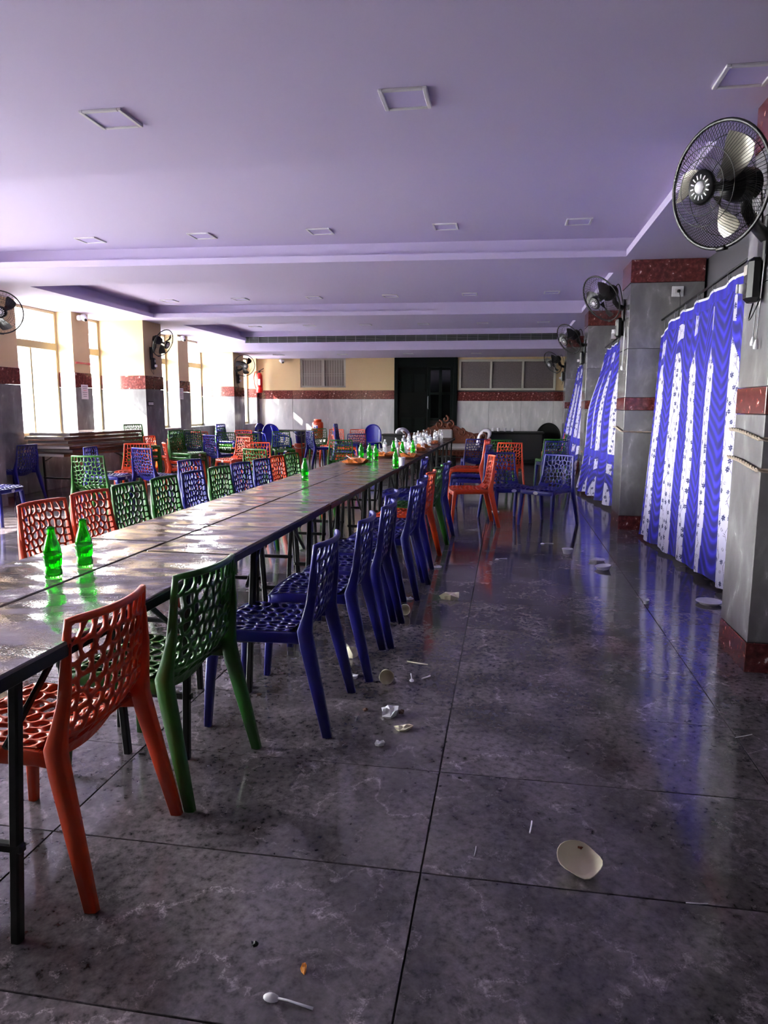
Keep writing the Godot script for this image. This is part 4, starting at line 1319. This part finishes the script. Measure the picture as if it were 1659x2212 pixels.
	# switch plate and tube clipped to the left columns
	var sp := thing("switch_plate", "white switches on the inner face of the second left column", "switch", Vector3(-6.695, 1.40, -12.78))
	part("plate", boxmesh(Vector3(0.012, 0.09, 0.22), 0.003), M.steel_black, sp)
	for k in 3: part("rocker", boxmesh(Vector3(0.012, 0.05, 0.045), 0.003, Vector3(0.008, 0, -0.065 + 0.065 * k)), M.white, sp)
	var tb := nb(true)
	tube(tb, [Vector3(0, -0.1, 0), Vector3(0, 0.1, 0)], 0.012, 8)
	solo("conduit_tube", fin(tb), M.white, "short white tube fixed on the pier by the last left fan", "tube", Vector3(-6.93, 1.60, -17.9))

func place_chairs() -> void:
	chair("orange", -1.34, -1.86, 178, "orange web chair nearest the viewer, back turned, at the table corner", "chairs pushed in along the right side of the long table")
	chair("green", -1.26, -2.39, 172, "dark green web chair next beyond the nearest orange one", "chairs pushed in along the right side of the long table")
	chair("blue", -0.97, -2.97, 180, "blue web chair, third from the viewer on the right table side", "chairs pushed in along the right side of the long table")
	chair("blue", -0.92, -3.59, 182, "blue web chair, fourth from the viewer on the right table side", "chairs pushed in along the right side of the long table")
	chair("blue", -0.89, -4.11, 181, "blue web chair, fifth from the viewer on the right table side", "chairs pushed in along the right side of the long table")
	chair("blue", -0.95, -4.62, 180, "blue web chair, sixth on the right table side, slightly tucked in", "chairs pushed in along the right side of the long table")
	chair("blue", -0.85, -5.16, 177, "blue web chair, seventh on the right table side", "chairs pushed in along the right side of the long table")
	chair("blue", -0.87, -5.68, 178, "blue web chair, eighth on the right side, before the orange one", "chairs pushed in along the right side of the long table")
	chair("orange", -0.86, -6.25, 177, "orange web chair standing out among blue ones on the right table side", "chairs pushed in along the right side of the long table")
	chair("green", -0.84, -6.78, 176, "bright green web chair beyond the orange one on the right table side", "chairs pushed in along the right side of the long table")
	chair("blue", -0.81, -7.30, 178, "blue web chair just beyond the bright green one on the right side", "chairs pushed in along the right side of the long table")
	chair("blue", -1.10, -7.85, 180, "blue web chair tucked in beside the paper cup, last of the right side", "chairs pushed in along the right side of the long table")
	chair("orange", -2.48, -3.75, -6, "orange web chair nearest on the left table side behind the green bottles", "chairs pushed in along the left side of the long table")
	chair("orange", -2.48, -4.25, -4, "second orange web chair on the left table side", "chairs pushed in along the left side of the long table")
	chair("green", -2.48, -4.73, -5, "green web chair just beyond the two orange ones on the left side", "chairs pushed in along the left side of the long table")
	chair("green", -2.45, -5.23, -3, "second green web chair on the left table side", "chairs pushed in along the left side of the long table")
	chair("blue", -2.44, -5.73, -3, "first blue web chair on the left table side, after two green ones", "chairs pushed in along the left side of the long table")
	chair("green", -2.41, -6.22, -7, "green web chair between two blue ones on the left table side", "chairs pushed in along the left side of the long table")
	chair("blue", -2.39, -6.71, -7, "blue web chair after the lone green one on the left side", "chairs pushed in along the left side of the long table")
	chair("blue", -2.35, -7.22, -6, "blue web chair before the far orange one on the left side", "chairs pushed in along the left side of the long table")
	chair("orange", -2.34, -7.70, -6, "far orange web chair on the left table side", "chairs pushed in along the left side of the long table")
	chair("green", -2.32, -8.18, -8, "farthest green web chair on the left table side", "chairs pushed in along the left side of the long table")
	chair("blue", -3.05, -6.95, -12, "blue web chair behind the left row, peeping over a green back", "loose chairs at the back left")
	chair("blue", -5.85, -7.30, 3, "blue web chair cut by the left edge, only its seat and front legs showing", "loose chairs at the back left")
	chair("blue", -6.97, -9.25, 174, "blue web chair in front of the pile of folded tables, facing the window", "loose chairs at the back left")
	chair("green", -4.65, -7.56, 93, "large green web chair standing alone behind the left row", "loose chairs at the back left")
	chair("blue", -5.35, -8.90, 6, "blue web chair seen edge-on through the lone green chair", "loose chairs at the back left")
	chair("orange", -5.35, -9.65, -76, "orange web chair facing the viewer in the left middle ground", "loose chairs at the back left")
	chair("blue", -4.72, -9.05, 68, "dark blue web chair turned away beside the orange facing one", "loose chairs at the back left")
	chair("orange", -4.95, -10.30, 30, "orange web chair hidden behind the dark blue turned one, seat showing right", "loose chairs at the back left")
	chair("orange", -6.30, -12.30, -5, "orange web chair seen edge-on beside the second left column", "loose chairs at the back left")
	chair("blue", -6.10, -12.90, -5, "blue web chair seen edge-on just right of the edge-on orange one", "loose chairs at the back left")
	chair("orange", -5.45, -11.55, -12, "bottom orange chair of the stack with two green chairs on it", "stacked chairs at the back left")
	chair("green", -5.44, -11.55, -12, "lower green chair of the stack on the orange chair", "stacked chairs at the back left", 0.070)
	chair("green", -5.43, -11.55, -12, "topmost green chair of the stack on the orange chair", "stacked chairs at the back left", 0.140)
	chair("green", -6.50, -11.95, -25, "bottom green chair of the stack behind the table pile", "stacked chairs at the back left")
	chair("green", -6.49, -11.95, -25, "middle green chair of the stack behind the table pile", "stacked chairs at the back left", 0.110)
	chair("green", -6.48, -11.95, -25, "topmost green chair of the stack behind the table pile", "stacked chairs at the back left", 0.220)
	chair("blue", -6.25, -13.90, 82, "bottom blue chair of the dark stack by the third left window", "stacked chairs at the back left")
	chair("green", -6.25, -13.88, 82, "green chair topping the dark stack by the third left window", "stacked chairs at the back left", 0.070)
	chair("orange", -6.60, -14.90, 92, "reddish orange chair under the far left window", "loose chairs at the back left")
	chair("blue", -6.75, -14.40, 88, "blue chair under the far left window, left of the reddish one", "loose chairs at the back left")
	chair("green", -6.30, -15.60, -8, "bottom green chair of the stack by the fourth window", "stacked chairs at the back left")
	chair("green", -6.29, -15.60, -8, "upper green chair of the stack by the fourth window", "stacked chairs at the back left", 0.070)
	chair("blue", -6.28, -15.60, -8, "topmost blue chair of the stack by the fourth window", "stacked chairs at the back left", 0.140)
	chair("blue", -5.55, -13.25, 62, "blue web chair turned away in the back left group with a bright edge", "loose chairs at the back left")
	chair("green", -5.90, -14.60, 100, "green web chair behind the bright-edged blue one", "loose chairs at the back left")
	chair("orange", -4.80, -12.17, -120, "bright orange web chair facing the viewer in the back left group", "loose chairs at the back left")
	chair("green", -5.20, -14.00, 105, "green web chair directly behind the bright orange facing one", "loose chairs at the back left")
	chair("orange", -5.95, -15.60, -75, "small orange chair glimpsed between green backs at the rear left", "loose chairs at the back left")
	chair("green", -3.20, -9.20, 70, "green web chair turned away just behind the left row", "loose chairs at the back left")
	chair("orange", -3.75, -10.40, -75, "orange chair whose seat shows through the turned green one", "loose chairs at the back left")
	chair("green", -4.85, -15.15, -62, "green web chair facing the viewer on the bright rear floor", "loose chairs at the back left")
	chair("blue", -4.25, -15.90, 40, "blue web chair turned away on the bright rear floor below the cooler", "loose chairs at the back left")
	chair("green", -4.55, -17.30, -60, "green web chair right of the water cooler", "loose chairs at the back left")
	chair("orange", -3.17, -13.90, 5, "bottom orange chair of the leaning stack at the rear centre", "stacked chairs at the back left")
	chair("blue", -3.16, -13.90, 5, "blue chair second in the leaning stack at the rear centre", "stacked chairs at the back left", 0.070)
	chair("orange", -3.15, -13.90, 5, "orange chair third in the leaning stack at the rear centre", "stacked chairs at the back left", 0.140)
	chair("blue", -3.14, -13.90, 5, "blue chair topping the leaning stack at the rear centre", "stacked chairs at the back left", 0.210)
	chair("green", -2.79, -11.95, 102, "dark green web chair with its back to the viewer near the plates", "loose chairs at the back left")
	chair("blue", -3.08, -14.60, 105, "dark blue web chair behind the dark green one", "loose chairs at the back left")
	chair("orange", -4.15, -16.90, -102, "orange web chair facing the viewer near the far wall, left one", "loose chairs at the back left")
	chair("orange", -3.62, -16.95, -98, "orange web chair facing the viewer near the far wall, right one", "loose chairs at the back left")
	chair("orange", -0.37, -8.32, 191, "free orange web chair in side view on the open right floor", "loose chairs on the right side of the hall")
	chair("blue", -0.42, -9.50, 174, "bottom blue chair of the stack behind the free orange chair", "loose chairs on the right side of the hall")
	chair("blue", -0.44, -9.50, 174, "middle blue chair of the stack behind the free orange chair", "loose chairs on the right side of the hall", 0.070)
	chair("orange", -0.46, -9.50, 174, "orange chair topping the stack behind the free orange chair", "loose chairs on the right side of the hall", 0.140)
	chair("blue", 0.00, -8.72, -68, "blue web chair facing the viewer with a white badge, left of the pair", "loose chairs on the right side of the hall")
	chair("blue", 0.50, -8.50, -125, "blue web chair angled towards the hall, right of the pair", "loose chairs on the right side of the hall")
	chair("green", -0.14, -12.60, 100, "green web chair behind the pair of facing blue chairs", "loose chairs on the right side of the hall")
	chair("blue", -0.55, -12.90, 100, "blue web chair left of the rear green one on the right side", "loose chairs on the right side of the hall")
	chair("orange", 0.02, -11.70, 100, "orange web chair partly hidden right of the rear green one", "loose chairs on the right side of the hall")
	chair("blue", 0.78, -12.40, 102, "dark blue web chair before the arched black throne", "loose chairs on the right side of the hall")
	chair("green", 0.80, -13.20, 102, "green web chair behind the dark blue one near the throne", "loose chairs on the right side of the hall")
	chair("orange", 1.02, -15.60, 182, "orange web chair edge-on by the third curtain", "loose chairs on the right side of the hall")
	chair("green", 1.00, -15.05, 182, "green web chair edge-on by the third curtain", "loose chairs on the right side of the hall")
	chair("blue", 1.00, -14.50, 182, "dark blue web chair edge-on by the third curtain", "loose chairs on the right side of the hall")
	var g := "solid blue plastic armchairs at the far left"
	shell_chair(Vector3(-6.35, 0, -18.4), -20, true, M.navy, "dark blue plastic armchair deepest in the far left corner", g)
	shell_chair(Vector3(-5.95, 0, -17.75), -55, true, M.navy, "shiny blue plastic armchair facing the viewer under the extinguisher", g)
	shell_chair(Vector3(-5.35, 0, -16.6), 20, true, M.navy, "nearer blue plastic armchair turned sideways with a curved back", g)
	shell_chair(Vector3(-6.75, 0, -18.15), 10, true, M.navy, "dark blue plastic armchair against the last left window pier", g)
	shell_chair(Vector3(-3.45, 0, -18.2), -92, false, M.navy, "blue plastic chair with a patterned arched back left of the dark door", "")

# ------------------------------------------------------------------ the scene
func _ready() -> void:
	var cam := Camera3D.new()
	cam.name = "camera"
	cam.fov = 71.33
	cam.near = 0.05
	cam.far = 300.0
	cam.position = Vector3(0, 1.37, 0)
	cam.rotation_degrees = Vector3(-8.44, 9.69, 0.22)
	add_child(cam)
	cam.current = true

	var env := Environment.new()
	env.background_mode = Environment.BG_SKY
	var sky := Sky.new()
	var sm := ProceduralSkyMaterial.new()
	sm.sky_top_color = Color(0.82, 0.84, 0.86)
	sm.sky_horizon_color = Color(0.98, 0.99, 0.97)
	sm.ground_bottom_color = Color(0.6, 0.6, 0.6)
	sm.ground_horizon_color = Color(0.9, 0.92, 0.92)
	sm.sky_energy_multiplier = 6.0
	sm.ground_energy_multiplier = 2.0
	sky.sky_material = sm
	env.sky = sky
	env.tonemap_mode = Environment.TONE_MAPPER_LINEAR
	env.tonemap_exposure = 1.9
	env.sdfgi_enabled = true
	env.ssao_enabled = true
	env.ssil_enabled = true
	var we := WorldEnvironment.new()
	we.name = "world"
	we.environment = env
	add_child(we)

	var sun := DirectionalLight3D.new()
	sun.name = "sun"
	sun.light_color = Color(1.0, 0.97, 0.92)
	sun.light_energy = 14.0
	sun.light_angular_distance = 0.6
	sun.shadow_enabled = true
	sun.sky_mode = DirectionalLight3D.SKY_MODE_LIGHT_ONLY
	add_child(sun)
	sun.look_at_from_position(Vector3.ZERO, Vector3(1.0, -0.82, -0.45))

	make_materials()
	build_floor()
	build_ceiling()
	build_left()
	build_far()
	build_right()
	build_outside()

	place_curtains()
	place_tables()
	make_chair_parts()
	place_chairs()
	place_fans()
	build_pile()
	build_sofa()
	build_misc()
	place_table_things()
	build_marks()
	place_litter()

func place_curtains() -> void:
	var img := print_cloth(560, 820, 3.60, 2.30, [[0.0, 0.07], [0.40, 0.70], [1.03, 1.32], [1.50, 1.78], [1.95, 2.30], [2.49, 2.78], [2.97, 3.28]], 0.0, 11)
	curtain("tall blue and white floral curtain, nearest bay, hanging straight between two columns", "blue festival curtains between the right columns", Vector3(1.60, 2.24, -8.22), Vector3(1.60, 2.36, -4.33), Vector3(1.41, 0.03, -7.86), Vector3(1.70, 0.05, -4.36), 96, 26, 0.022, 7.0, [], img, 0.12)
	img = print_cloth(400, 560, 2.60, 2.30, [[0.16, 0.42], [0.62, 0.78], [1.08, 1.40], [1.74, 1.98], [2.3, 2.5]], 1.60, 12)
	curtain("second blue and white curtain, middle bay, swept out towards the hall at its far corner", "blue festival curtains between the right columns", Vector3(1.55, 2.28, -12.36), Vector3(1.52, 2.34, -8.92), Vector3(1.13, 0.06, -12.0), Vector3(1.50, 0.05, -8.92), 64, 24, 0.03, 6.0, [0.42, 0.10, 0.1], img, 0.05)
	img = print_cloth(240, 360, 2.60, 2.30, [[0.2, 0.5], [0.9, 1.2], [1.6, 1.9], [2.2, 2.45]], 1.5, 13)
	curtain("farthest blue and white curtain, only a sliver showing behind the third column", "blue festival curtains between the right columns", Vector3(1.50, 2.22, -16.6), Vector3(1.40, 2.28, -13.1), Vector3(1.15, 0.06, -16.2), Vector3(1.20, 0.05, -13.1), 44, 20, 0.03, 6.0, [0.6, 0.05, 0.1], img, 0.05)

func place_tables() -> void:
	var nth := ["nearest", "second", "third", "fourth", "fifth", "sixth", "seventh", "farthest"]
	for i in 8:
		var z := -1.97 - 1.65 * i
		make_table(Vector3(-1.33 + 0.016 * i, 0, z), deg_to_rad(-0.5), "%s folding table of the right-hand row making up the long banquet table" % nth[i], "long banquet table, right row")
	for i in 8:
		var z := -2.19 - 1.65 * i
		make_table(Vector3(-1.735 + 0.018 * i, 0, z), deg_to_rad(-0.5), "%s folding table of the left-hand row making up the long banquet table" % nth[i], "long banquet table, left row")
	# separate tables behind on the left
	make_table(Vector3(-5.7, 0, -18.3), PI / 2, "far table by the solid blue armchairs under the barred window", "", 0.45, 1.5)

func place_fans() -> void:
	var g := "black wall fans on the right columns"
	fan(Vector3(1.26, 2.22, -4.03), Vector3(0.90, 2.345, -3.56), Vector3(-0.80, -0.16, 0.52), 0.262, 96, 1.0, M.blade, "large near wall fan with pale blades and a fine wire cage on the nearest column", g)
	fan(Vector3(1.27, 2.47, -8.66), Vector3(0.985, 2.55, -8.42), Vector3(-0.72, -0.52, 0.46), 0.262, 44, 1.0, M.blade_dark, "black wall fan tilted down on the second right column", g)
	fan(Vector3(1.27, 2.40, -12.78), Vector3(0.975, 2.49, -12.52), Vector3(-0.70, -0.50, 0.48), 0.262, 36, 1.0, M.blade_dark, "black wall fan tilted down on the third right column", g)
	fan(Vector3(1.27, 2.27, -17.05), Vector3(0.975, 2.36, -16.82), Vector3(-0.70, -0.50, 0.50), 0.262, 32, 1.0, M.blade_dark, "black wall fan on the farthest right column before the frosted panes", g)
	g = "wall fans on the left columns"
	fan(Vector3(-6.7, 2.44, -8.52), Vector3(-6.37, 2.53, -8.36), Vector3(0.55, -0.12, 0.82), 0.262, 40, -1.0, M.blade_dark, "wall fan at the left edge of the photo facing the hall", g)
	fan(Vector3(-6.7, 2.36, -12.88), Vector3(-6.42, 2.53, -12.84), Vector3(0.86, -0.42, 0.16), 0.262, 40, -1.0, M.blade_dark, "wall fan seen edge-on on the second left column", g)
	fan(Vector3(-6.75, 2.24, -17.38), Vector3(-6.50, 2.36, -17.28), Vector3(0.52, -0.22, 0.80), 0.262, 36, -1.0, M.blade_dark, "wall fan with a pale ring on the farthest left column before the corner", g)

func place_table_things() -> void:
	var g := "green glass bottles on the long table"
	bottle("green", -1.60, -2.28, "green glass soda bottle nearest the viewer, left of the near pair", g)
	bottle("green", -1.59, -2.46, "green glass soda bottle just behind the nearest one, right of the near pair", g, 1.0)
	bottle("green", -1.66, -5.77, "lone green glass bottle standing midway along the long table", g, 2.0)
	bottle("green", -1.68, -8.22, "leftmost of three green bottles behind the first plate of leftovers", g, 0.4)
	bottle("green", -1.58, -8.22, "middle of three green bottles behind the first plate of leftovers", g, 0.9)
	bottle("green", -1.475, -8.05, "rightmost of three green bottles behind the first plate of leftovers", g, 1.3)
	bottle("green", -1.41, -8.95, "green bottle beside the second plate of leftovers", g, 1.9)
	bottle("green", -1.10, -7.12, "green bottle by the paper cup near the right table edge", g, 2.4)
	bottle("green", -1.27, -8.75, "left one of two green bottles before the cluster of water bottles", g, 2.9)
	bottle("green", -1.19, -9.15, "right one of two green bottles before the cluster of water bottles", g, 0.2)
	leftover_plate(-1.60, -7.52, 21, "brown plate heaped with leftovers, nearest on the long table", 0.17)
	leftover_plate(-1.45, -8.62, 22, "brown plate of leftovers behind the three green bottles", 0.16)
	leftover_plate(-1.16, -8.5, 23, "brown plate of leftovers by the right table edge", 0.15)
	leftover_plate(-1.20, -9.75, 24, "brown plate before the first water bottles, right side", 0.15)
	leftover_plate(-1.22, -10.6, 25, "brown plate among the water bottles, right side middle", 0.15)
	leftover_plate(-1.60, -11.2, 26, "brown plate among the water bottles, left side", 0.15)
	leftover_plate(-1.20, -11.7, 27, "farthest brown plate on the right table edge", 0.15)
	cup("paper_cup", Vector3(-1.08, 0.7515, -7.42), 0.036, 0.085, Basis(), M.white, "white paper cup near the right edge of the long table")
	rng.seed = 77
	g = "small water bottles at the far end of the long table"
	var k := 0
	for row in 7:
		for col in 3:
			var x := -1.62 + 0.19 * col + rng.randf_range(-0.05, 0.05)
			var z := -9.6 - 0.72 * row + rng.randf_range(-0.2, 0.2)
			bottle("water", x, z, "small clear water bottle with a white band in the far cluster on the long table", g, rng.randf() * 6.0)
			k += 1
	for q in 6:
		cup("paper_cup", Vector3(-1.3 - 0.12 * (q % 3), 0.7515, -9.9 - 0.55 * q), 0.034, 0.07, Basis(), M.white, ["first white paper cup among the water bottles", "second white paper cup among the water bottles", "third white paper cup among the water bottles", "fourth white paper cup among the water bottles", "fifth white paper cup among the water bottles", "farthest white paper cup among the water bottles"][q])

func place_litter() -> void:
	# dried leaf bowl and scraps in the foreground
	var bw := thing("leaf_bowl", "cream paper bowl lying open on the dark floor in the foreground", "bowl", Vector3(0.245, 0.017, -2.02), 0.3)
	bw.rotation.x = 0.3
	var st := nb(true)
	var n := 26
	var prof := [[0.0, 0.003], [0.034, 0.003], [0.042, 0.009], [0.056, 0.024], [0.063, 0.030]]
	for i in 4:
		for q in n:
			var p := []
			for c in [[i, q], [i, q + 1], [i + 1, q + 1], [i + 1, q]]:
				var a: float = TAU * c[1] / n
				var r: float = prof[c[0]][0] * (1.0 + 0.03 * sin(a * 2.0 + 0.6) + 0.03 * sin(a * 5.0) * c[0] / 4.0)
				p.append(Vector3(cos(a) * r, prof[c[0]][1] + 0.005 * sin(a * 3.0) * c[0] / 4.0, sin(a) * r))
			quad(st, p[0], p[1], p[2], p[3], Vector3(0, 1, 0) - (p[0] + p[2]) * 4.0 * Vector3(1, 0, 1))
			var d := Vector3(0, -0.0025, 0)
			quad(st, p[0] + d, p[1] + d, p[2] + d, p[3] + d, Vector3.DOWN)
	part("bowl", fin(st), M.cream_paper, bw)
	st = nb(true)
	var lip := []
	for q in n:
		var a := TAU * q / n
		var r := 0.0632 * (1.0 + 0.03 * sin(a * 2.0 + 0.6) + 0.03 * sin(a * 5.0))
		lip.append(Vector3(cos(a) * r, 0.0295 + 0.005 * sin(a * 3.0), sin(a) * r))
	tube(st, lip, 0.0016, 6, [], true)
	part("rim", fin(st), M.cream_paper, bw)
	part("stain", scrap(0.009, 0.003, 4), M.plate, bw).position = Vector3(0.022, 0.020, -0.045)
	var ptab := nb()
	box(ptab, Vector3(0, 0.005, 0), Vector3(0.038, 0.002, 0.016), 0.0005, Basis(Vector3.UP, 0.1))
	box(ptab, Vector3(0.012, 0.009, 0), Vector3(0.016, 0.002, 0.018), 0.0005, Basis(Vector3.BACK, 0.4))
	solo("paper_tab", fin(ptab), M.white, "tiny folded white tab just behind the cream bowl", "paper", Vector3(0.225, 0, -2.115))
	spoon(Vector3(-0.462, 0, -1.41), -0.12, 0.125, "white plastic spoon lying in the foreground below the yellow peel")
	spoon(Vector3(-0.443, 0, -3.44), 1.75, 0.11, "white plastic spoon standing apart by the upper tipped cup row")
	spoon(Vector3(-0.02, 0, -6.42), 0.6, 0.13, "white plastic spoon on the floor beyond the free orange chair")
	spoon(Vector3(0.43, 0, -7.25), 0.35, 0.14, "white plastic spoon in front of the far blue chairs")
	solo("chilli_peel", scrap(0.016, 0.017, 31, 0.55, 13), M.yellow, "small orange yellow pepper piece in the foreground", "food scrap", Vector3(-0.452, 0, -1.51), 0.2)
	var lie := Basis(Vector3.UP, 0.25) * Basis(Vector3.RIGHT, PI / 2.0 - 0.08)
	cup("paper_cup", Vector3(-0.565, 0.037, -3.38), 0.036, 0.045, lie, M.cream_paper, "tipped paper cup facing the viewer, nearer of the two by the blue chairs")
	cup("paper_cup", Vector3(-0.632, 0.037, -4.58), 0.036, 0.05, Basis(Vector3.RIGHT, PI / 2.0 - 0.05), M.cream_paper, "tipped paper cup facing the viewer, farther of the two by the blue chairs")
	var rc := cup("paper_cup", Vector3(-0.795, 0.0, -4.70), 0.034, 0.062, Basis(), M.white, "small upright red and white paper cup behind a chair leg")
	part("print", lathed([0.0268, 0.004, 0.0305, 0.02, 0.0335, 0.045, 0.0325, 0.046], 26), M.red, rc, "red printed band")
	part("mark", boxmesh(Vector3(0.018, 0.014, 0.003), 0.001, Vector3(0.0, 0.026, 0.0325)), M.white, rc)
	solo("crushed_cup", scrap(0.045, 0.07, 41, 0.9, 8), M.cream_paper, "crushed cream paper cup under the blue chairs", "cup", Vector3(-0.81, 0, -3.70), 0.4)
	solo("paper_scrap", scrap(0.042, 0.038, 42, 1.2, 9), M.white, "crumpled white napkin on the floor right of the chair row", "paper", Vector3(-0.48, 0, -2.99))
	solo("food_scrap", scrap(0.014, 0.018, 43), M.crumb, "small brown crumb beside the crumpled napkin", "food scrap", Vector3(-0.435, 0, -3.02))
	solo("paper_scrap", scrap(0.06, 0.045, 44, 1.5, 7), M.cream_paper, "torn tan paper with white crumbs past the farther tipped cup", "paper", Vector3(-0.37, 0, -5.0), 0.5)
	stick(Vector3(-0.44, 0, -3.66), -0.25, 0.12, M.cream_paper, "thin straw-coloured stick above the white spoon", "stick")
	stick(Vector3(-0.37, 0, -3.46), 0.9, 0.06, M.white, "short white broken spoon handle beside the spoon", "straw", 0.004)
	stick(Vector3(0.115, 0, -2.22), 1.45, 0.07, M.white, "short white straw upright in view left of the cream bowl", "straw")
	stick(Vector3(-0.06, 0, -2.06), 1.5, 0.05, M.paper, "thin grey straw piece right of the tile joint", "straw", 0.0015)
	stick(Vector3(0.56, 0, -1.93), 0.1, 0.06, M.paper, "thin pale straw right of the cream bowl", "straw", 0.0018)
	stick(Vector3(1.02, 0, -3.05), 0.5, 0.09, M.paper, "pale straw on the right floor below the curtain reflection", "straw", 0.0018)
	cup("leaf_bowl", Vector3(0.595, 0, -6.80), 0.05, 0.045, Basis(), M.white, "small white bowl upright on the floor before the blue chairs", "bowl")
	cup("leaf_bowl", Vector3(0.845, 0, -6.18), 0.065, 0.03, Basis(Vector3.BACK, 0.12), M.white, "shallow white bowl tilted on the floor near the curtain", "bowl")
	solo("paper_scrap", scrap(0.06, 0.03, 45, 1.5, 7), M.white, "torn white wrapper behind the tilted shallow bowl", "paper", Vector3(0.84, 0, -6.50))
	cup("paper_cup", Vector3(1.0, 0.0, -5.12), 0.022, 0.025, Basis(), M.white, "tiny white cup on the floor joint below the curtain")
	cup("plate", Vector3(1.44, 0.0, -5.20), 0.085, 0.018, Basis(), M.white, "white paper plate slid under the curtain beside the near column", "plate")
	solo("paper_scrap", scrap(0.018, 0.02, 46, 1.1, 7), M.white, "tiny white paper scrap on the floor below the napkin", "paper", Vector3(-0.475, 0, -2.70))
	solo("paper_scrap", scrap(0.03, 0.016, 47, 1.6, 8), M.cream_paper, "flattened grey tan scrap between napkin and nearest tiny scrap", "paper", Vector3(-0.40, 0, -2.86), 0.5)
	solo("paper_scrap", scrap(0.028, 0.02, 48, 1.4, 7), M.paper, "grey scrap beside the third right chair leg", "paper", Vector3(-0.74, 0, -3.40))
	solo("food_scrap", scrap(0.012, 0.012, 49), M.crumb, "brown crumb left of the napkin", "food scrap", Vector3(-0.60, 0, -3.02))
	solo("food_scrap", scrap(0.012, 0.012, 50), M.crumb, "brown crumb by the foot of the green near chair", "food scrap", Vector3(-1.13, 0, -3.1))
	solo("food_scrap", scrap(0.010, 0.010, 51), M.black, "dark crumb left of the foreground pepper piece", "food scrap", Vector3(-0.60, 0, -1.57))
	solo("paper_scrap", scrap(0.03, 0.02, 52, 1.3, 8), M.white, "small white lid scrap behind the farther tipped cup", "paper", Vector3(-0.66, 0, -4.93))
	solo("paper_scrap", scrap(0.035, 0.02, 53, 1.4, 8), M.white, "white scrap beneath the far orange chair of the right row", "paper", Vector3(-0.56, 0, -5.98))
	solo("paper_scrap", scrap(0.05, 0.02, 54, 1.5, 8), M.white, "white scrap by the legs of the stacked blue chairs", "paper", Vector3(-0.12, 0, -9.4))
	solo("floor_paper", scrap(0.09, 0.03, 55, 1.4, 8), M.white, "white paper heap on the dark floor before the black table", "paper", Vector3(0.2, 0.0, -15.2))
	solo("floor_paper", scrap(0.06, 0.02, 56, 1.4, 8), M.white, "small white scrap on the bright floor at the left edge", "paper", Vector3(-5.2, 0.0, -6.0))
	solo("floor_paper", scrap(0.05, 0.02, 57, 1.4, 8), M.paper, "crumpled scrap on the left floor behind the first orange chair", "paper", Vector3(-3.6, 0.0, -4.6))
